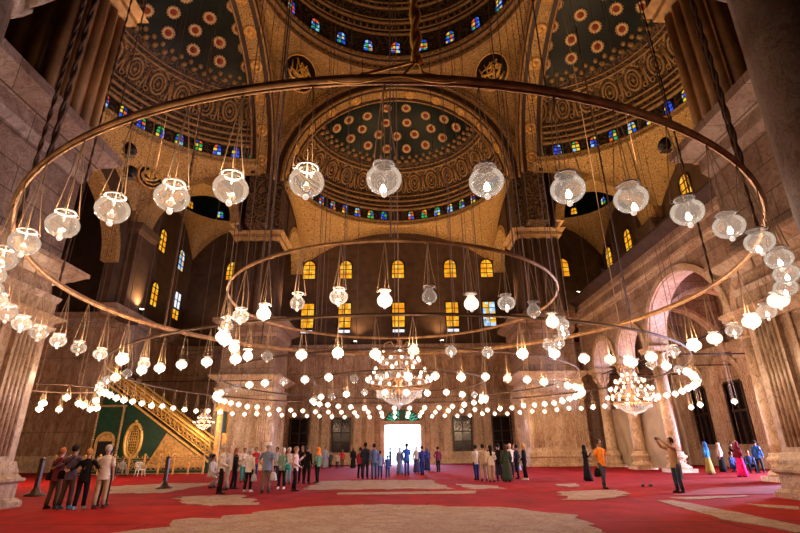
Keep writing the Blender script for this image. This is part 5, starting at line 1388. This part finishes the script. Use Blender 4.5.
# placeholders for colours
WHITE = (.70, .62, .56); OFF = (.55, .47, .38); BLACK = (.012, .010, .012); CHAR = (.035, .032, .04); GREY = (.22, .21, .23); BLUEG = (.17, .22, .34); NAVY = (.02, .04, .14); BEIGE = (.42, .30, .19); BROWN = (.11, .06, .035); RED = (.45, .03, .04); GREEN = (.03, .09, .06); TEAL = (.02, .30, .28)
BLOND = (.48, .30, .13); REDH = (.30, .10, .04); DARKH = (.018, .012, .010); GREYH = (.42, .38, .34); WHITEH = (.72, .68, .64)
GL, GT, GD, GR_ = 'five friends with arms round each other', 'tour group standing left of the doorway', 'visitors in front of the bright doorway', 'tour group standing right of the doorway'
PEOPLE = [
# x, y, height, facing, label, top, legs, hair, kwargs
(-10.62, 16.15, 1.68, 15, 'woman with reddish hair and maroon top, leftmost of the five huddled friends', (.16, .04, .05), BROWN, ('short', REDH), dict(arms=('down', 'hug'), extra=(('shoulder_bag', BLACK),), group=GL, skin='fair')),
(-10.12, 16.00, 1.76, 10, 'dark-haired man in a grey-mauve shirt with black shoulder bag, among the huddled friends', (.13, .10, .15), (.10, .06, .04), ('short', DARKH), dict(arms=('hug', 'hug'), extra=(('shoulder_bag', BLACK),), group=GL, shoe=(.05, .2, .25))),
(-9.58, 15.85, 1.64, -10, 'ginger-blonde woman all in black, in the middle of the huddled friends', BLACK, BLACK, ('short', (.42, .20, .07)), dict(arms=('hug', 'hug'), group=GL, skin='fair', shoe=(.25, .40, .50))),
(-9.42, 16.70, 1.70, 0, 'dark-haired person half hidden behind the man in the white shirt', CHAR, BLACK, ('long', DARKH), dict(group=GL)),
(-9.12, 16.05, 1.74, -12, 'grey-haired man in a white shirt and beige trousers, rightmost of the huddled friends', WHITE, BEIGE, ('short', GREYH), dict(arms=('hug', 'down'), group=GL, skin='fair', sleeve=.5)),
(-19.50, 36.29, 1.7, 120, 'person in grey sitting on the floor against the gilt railing', (.25, .22, .18), (.20, .17, .14), ('short', DARKH), dict(pose='sit', arms=('rest', 'rest'))),
(-7.09, 20.64, 1.76, 80, 'man in a white shirt and black trousers at the left end of the tour group', WHITE, BLACK, ('short', GREYH), dict(arms=('clasp', 'clasp'), skin='fair', group=GT)),
(-7.49, 22.61, 1.72, -90, 'bald man in a cream shirt and grey trousers facing the white-shirted man', OFF, (.34, .33, .30), None, dict(arms=('fold', 'clasp'), skin='fair', group=GT)),
(-8.70, 23.90, 1.7, 100, 'person in pale striped clothes crouching by the railing behind the white-shirted man', (.5, .45, .38), (.45, .40, .34), ('short', DARKH), dict(pose='crouch', arms=('rest', 'rest'), extra=(('shoulder_bag', BLACK),))),
(-7.35, 23.12, 1.64, 60, 'woman in black with reddish-brown hair beside the bald man', BLACK, BLACK, ('long', REDH), dict(arms=('clasp', 'down'), group=GT)),
(-6.23, 21.43, 1.62, 20, 'grey-haired woman in a white jacket with black trousers and white trainers', (.75, .70, .66), BLACK, ('short', GREYH), dict(arms=('clasp', 'down'), skin='fair', shoe=WHITE, group=GT, extra=(('hand_bag', (.5, .5, .6)),))),
(-8.45, 27.97, 1.66, 150, 'person in white standing behind the woman in the white jacket', WHITE, TEAL, ('short', BROWN), dict(arms=('fold', 'fold'), group=GT)),
(-8.88, 31.71, 1.70, 170, 'person in a bright red shirt standing at the back of the tour group', RED, NAVY, ('short', DARKH), dict(arms=('fold', 'down'), group=GT)),
(-5.35, 20.84, 1.80, 5, 'tall man in a white sun hat, blue-grey shirt and brown trousers', BLUEG, (.17, .13, .11), ('hat', (.80, .76, .68)), dict(arms=('hip', 'bag'), skin='fair', build=1.08, group=GT, sleeve=.5, extra=(('hand_bag', (.55, .55, .60)),))),
(-6.82, 28.49, 1.68, 200, 'person in pale blue half hidden behind the man in the sun hat', (.45, .50, .62), CHAR, ('short', DARKH), dict(arms=('clasp', 'clasp'), group=GT)),
(-5.17, 22.79, 1.62, 190, 'white-haired woman in a green patterned top with black leggings and white shoes', (.22, .33, .24), BLACK, ('short', WHITEH), dict(arms=('clasp', 'clasp'), skin='fair', shoe=WHITE, group=GT, extra=(('shoulder_bag', TEAL),))),
(-5.60, 25.95, 1.64, 160, 'blonde woman in a pale pink blouse at the back of the tour group', (.62, .42, .40), (.16, .40, .46), ('short', WHITEH), dict(arms=('clasp', 'down'), skin='fair', group=GT)),
(-4.37, 21.64, 1.66, 90, 'woman with brown hair, pink blouse, black trousers and turquoise sleeves', (.66, .48, .46), BLACK, ('short', (.28, .16, .08)), dict(arms=('phone', 'clasp'), skin='fair', group=GT, extra=(('shoulder_bag', TEAL),))),
(-5.03, 26.57, 1.72, 190, 'slim person dressed all in black behind the pink blouse', BLACK, BLACK, ('short', DARKH), dict(arms=('down', 'clasp'), group=GT)),
(-4.63, 25.78, 1.74, 20, 'man in a black suit at the right end of the tour group', BLACK, BLACK, ('short', BROWN), dict(arms=('down', 'down'), group=GT)),
(-4.20, 26.42, 1.66, -60, 'woman in an orange headscarf and green jacket with black trousers', (.12, .24, .17), BLACK, ('scarf', (.75, .20, .04)), dict(arms=('clasp', 'down'))),
(-6.58, 45.47, 1.78, 170, 'tall figure in a grey-blue robe standing near the far wall', (.26, .29, .36), (.24, .27, .34), ('short', DARKH), dict(style='robe', arms=('down', 'down'))),
(-6.28, 46.50, 1.35, 160, 'small child in dark clothes beside the grey-blue robed figure', (.06, .05, .07), BLACK, ('short', DARKH), dict()),
(-5.35, 44.04, 1.25, 180, 'small child in a pale top near the far wall', (.45, .35, .30), BLACK, ('short', DARKH), dict()),
(-5.30, 47.38, 1.50, 175, 'youngster in a red top near the far wall', RED, (.10, .05, .06), ('short', DARKH), dict(arms=('down', 'hip'))),
(-4.06, 44.71, 1.66, 160, 'woman covered in a long black robe left of the doorway', BLACK, BLACK, ('scarf', BLACK), dict(style='robe')),
(-2.33, 30.35, 1.62, 30, 'person in a dark red shirt behind the tall man in the dark suit', (.32, .03, .06), BLACK, ('short', DARKH), dict(group=GD)),
(-1.97, 29.32, 1.86, 10, 'tall man in a dark navy suit left of the doorway', (.02, .025, .05), (.018, .02, .04), ('short', DARKH), dict(skin='dark', arms=('clasp', 'clasp'), build=1.08, group=GD)),
(-1.46, 29.21, 1.80, -15, 'man in a slate-blue shirt and trousers left of the doorway', (.09, .12, .24), (.05, .07, .14), ('short', DARKH), dict(arms=('down', 'relaxed'), group=GD)),
(-1.16, 30.11, 1.42, -5, 'boy in a pale blue top beside the slate-blue man', (.22, .30, .50), NAVY, ('short', DARKH), dict(group=GD)),
(-0.72, 30.2, 1.18, 5, 'small child in a blue top nearest the open door on the left', (.06, .12, .40), NAVY, ('short', DARKH), dict(group=GD)),
(-0.01, 34.38, 1.62, 30, 'woman in a long pale headscarf and blue dress right of the door light', (.35, .42, .62), (.12, .17, .36), ('scarf', (.42, .48, .62)), dict(style='robe', group=GD)),
(0.43, 32.44, 1.82, -20, 'tall man in a royal blue top standing in the door light', (.03, .09, .40), (.02, .04, .16), ('short', DARKH), dict(arms=('hip', 'phone'), group=GD)),
(1.15, 35.45, 1.68, 20, 'woman in a white headscarf and dark long skirt right of the doorway', (.50, .48, .52), (.05, .05, .12), ('scarf', (.62, .60, .62)), dict(style='skirt', group=GD)),
(1.41, 32.80, 1.66, -30, 'person in dark navy clothes right of the doorway', (.02, .03, .14), (.015, .02, .10), ('short', DARKH), dict(group=GD)),
(2.02, 38.26, 1.60, 200, 'woman in a dark blue headscarf holding a yellow bag', (.03, .05, .26), (.03, .04, .14), ('scarf', (.05, .06, .30)), dict(style='skirt', group=GD, extra=(('hand_bag', (.55, .42, .05)),))),
(2.70, 36.51, 1.62, -20, 'person in a maroon shirt and black trousers, rightmost by the doorway', (.14, .02, .05), BLACK, ('short', DARKH), dict(arms=('hip', 'down'), group=GD)),
(-0.95, 50.0, 1.60, 80, 'person in bright blue silhouetted inside the open doorway', (.03, .22, .45), NAVY, ('short', DARKH), dict(arms=('phone', 'hip'))),
(4.01, 27.25, 1.66, -20, 'dark-haired person in a white sweater and navy trousers, leftmost of the right group', (.62, .56, .50), NAVY, ('short', DARKH), dict(group=GR_, arms=('fold', 'down'))),
(4.26, 26.40, 1.70, 10, 'person in a pale beige suit in the right group', (.50, .38, .28), (.46, .35, .25), ('short', DARKH), dict(group=GR_)),
(4.51, 25.59, 1.64, 0, 'woman with long black hair, white jacket and beige trousers', (.66, .60, .54), (.46, .34, .24), ('long', DARKH), dict(hairlen=.38, group=GR_, arms=('down', 'clasp'))),
(5.25, 30.80, 1.68, 190, 'dark-haired person in brown at the back left of the right group', BROWN, BROWN, ('short', DARKH), dict(group=GR_)),
(5.85, 30.6, 1.62, 180, 'woman in a pink headscarf facing the camera in the right group', CHAR, BLACK, ('scarf', (.50, .25, .26)), dict(style='skirt', group=GR_)),
(5.03, 26.25, 1.72, 20, 'person in a black jacket between the white jacket and the green robe', BLACK, (.03, .03, .05), ('short', DARKH), dict(group=GR_)),
(5.24, 25.45, 1.68, 0, 'woman in a long dark green robe with dark hair', (.035, .055, .038), (.04, .06, .04), ('long', (.06, .03, .02)), dict(style='robe', hairlen=.3, group=GR_, build=1.1)),
(6.33, 29.52, 1.72, 185, 'blonde person looking over the shoulder of the green robe', WHITE, CHAR, ('short', BLOND), dict(skin='fair', group=GR_)),
(6.27, 27.66, 1.66, -50, 'person in a black coat holding a pale blue folder bag', BLACK, BLACK, ('short', DARKH), dict(group=GR_, extra=(('hand_bag', (.30, .42, .50)),))),
(6.45, 26.78, 1.70, -75, 'blonde woman in black with white trainers, rightmost of the right group', BLACK, BLACK, ('long', BLOND), dict(skin='fair', shoe=WHITE, arms=('clasp', 'down'), group=GR_)),
(7.78, 35.20, 1.7, 170, 'dark-haired visitor standing well behind the right group', (.08, .04, .03), BLACK, ('short', DARKH), dict(group=GR_)),
(9.17, 25.47, 1.62, 95, 'woman in a dark dress and black headscarf reading beside the canvas curtain', BLACK, BLACK, ('scarf', BLACK), dict(style='skirt', arms=('clasp', 'phone'))),
(8.18, 21.00, 1.80, 160, 'man in an orange polo shirt and grey trousers', (.85, .28, .03), (.07, .065, .08), ('short', DARKH), dict(arms=('hip', 'bag'), sleeve=.5, stride=.14, extra=(('hand_bag', BLACK),))),
(9.94, 18.71, 1.80, -95, 'man in a tan shirt raising a camera with both hands', (.36, .22, .12), (.035, .045, .075), ('short', DARKH), dict(arms=('raise', 'raise'), extra=(('camera', BLACK), ('panel', (.45, .52, .62))), stride=.02)),
(17.68, 29.60, 1.70, -30, 'woman in a blue headscarf and olive skirt in the gallery light', (.04, .20, .42), (.30, .24, .07), ('scarf', (.03, .16, .50)), dict(style='skirt', arms=('clasp', 'clasp'))),
(19.97, 32.05, 1.66, -60, 'person in a pale pink shawl with black skirt behind the blue headscarf', (.55, .40, .38), BLACK, ('scarf', (.50, .36, .34)), dict(style='skirt', extra=(('shawl', (.52, .38, .36)),))),
(17.81, 27.06, 1.72, -100, 'woman in a bright magenta skirt and dark red headscarf', (.16, .012, .035), (.85, .02, .22), ('scarf', (.17, .012, .04)), dict(style='skirt', arms=('phone', 'clasp'), extra=(('shawl', (.15, .012, .03)),))),
(20.66, 31.87, 1.72, -80, 'dark-haired man just behind the magenta skirt', BLACK, BLACK, ('short', DARKH), dict()),
(20.71, 30.60, 1.70, 200, 'person in dark clothes sitting on the carpet right of the magenta skirt', (.03, .05, .12), BLACK, ('short', DARKH), dict(pose='sit', arms=('rest', 'rest'))),
(19.13, 29.82, 1.64, 150, 'person in deep blue sitting on the carpet left of the magenta skirt', (.03, .05, .16), NAVY, ('short', DARKH), dict(pose='sit', arms=('rest', 'rest'))),
(21.21, 30.48, 1.76, 60, 'man in a royal blue jacket standing near the right pier', (.03, .13, .42), CHAR, ('short', DARKH), dict()),
]

for x, y, h, fc, lab, top, legs, hair, kw in PEOPLE:
    person(x, y, h, fc, lab, top, legs, hair, **kw)
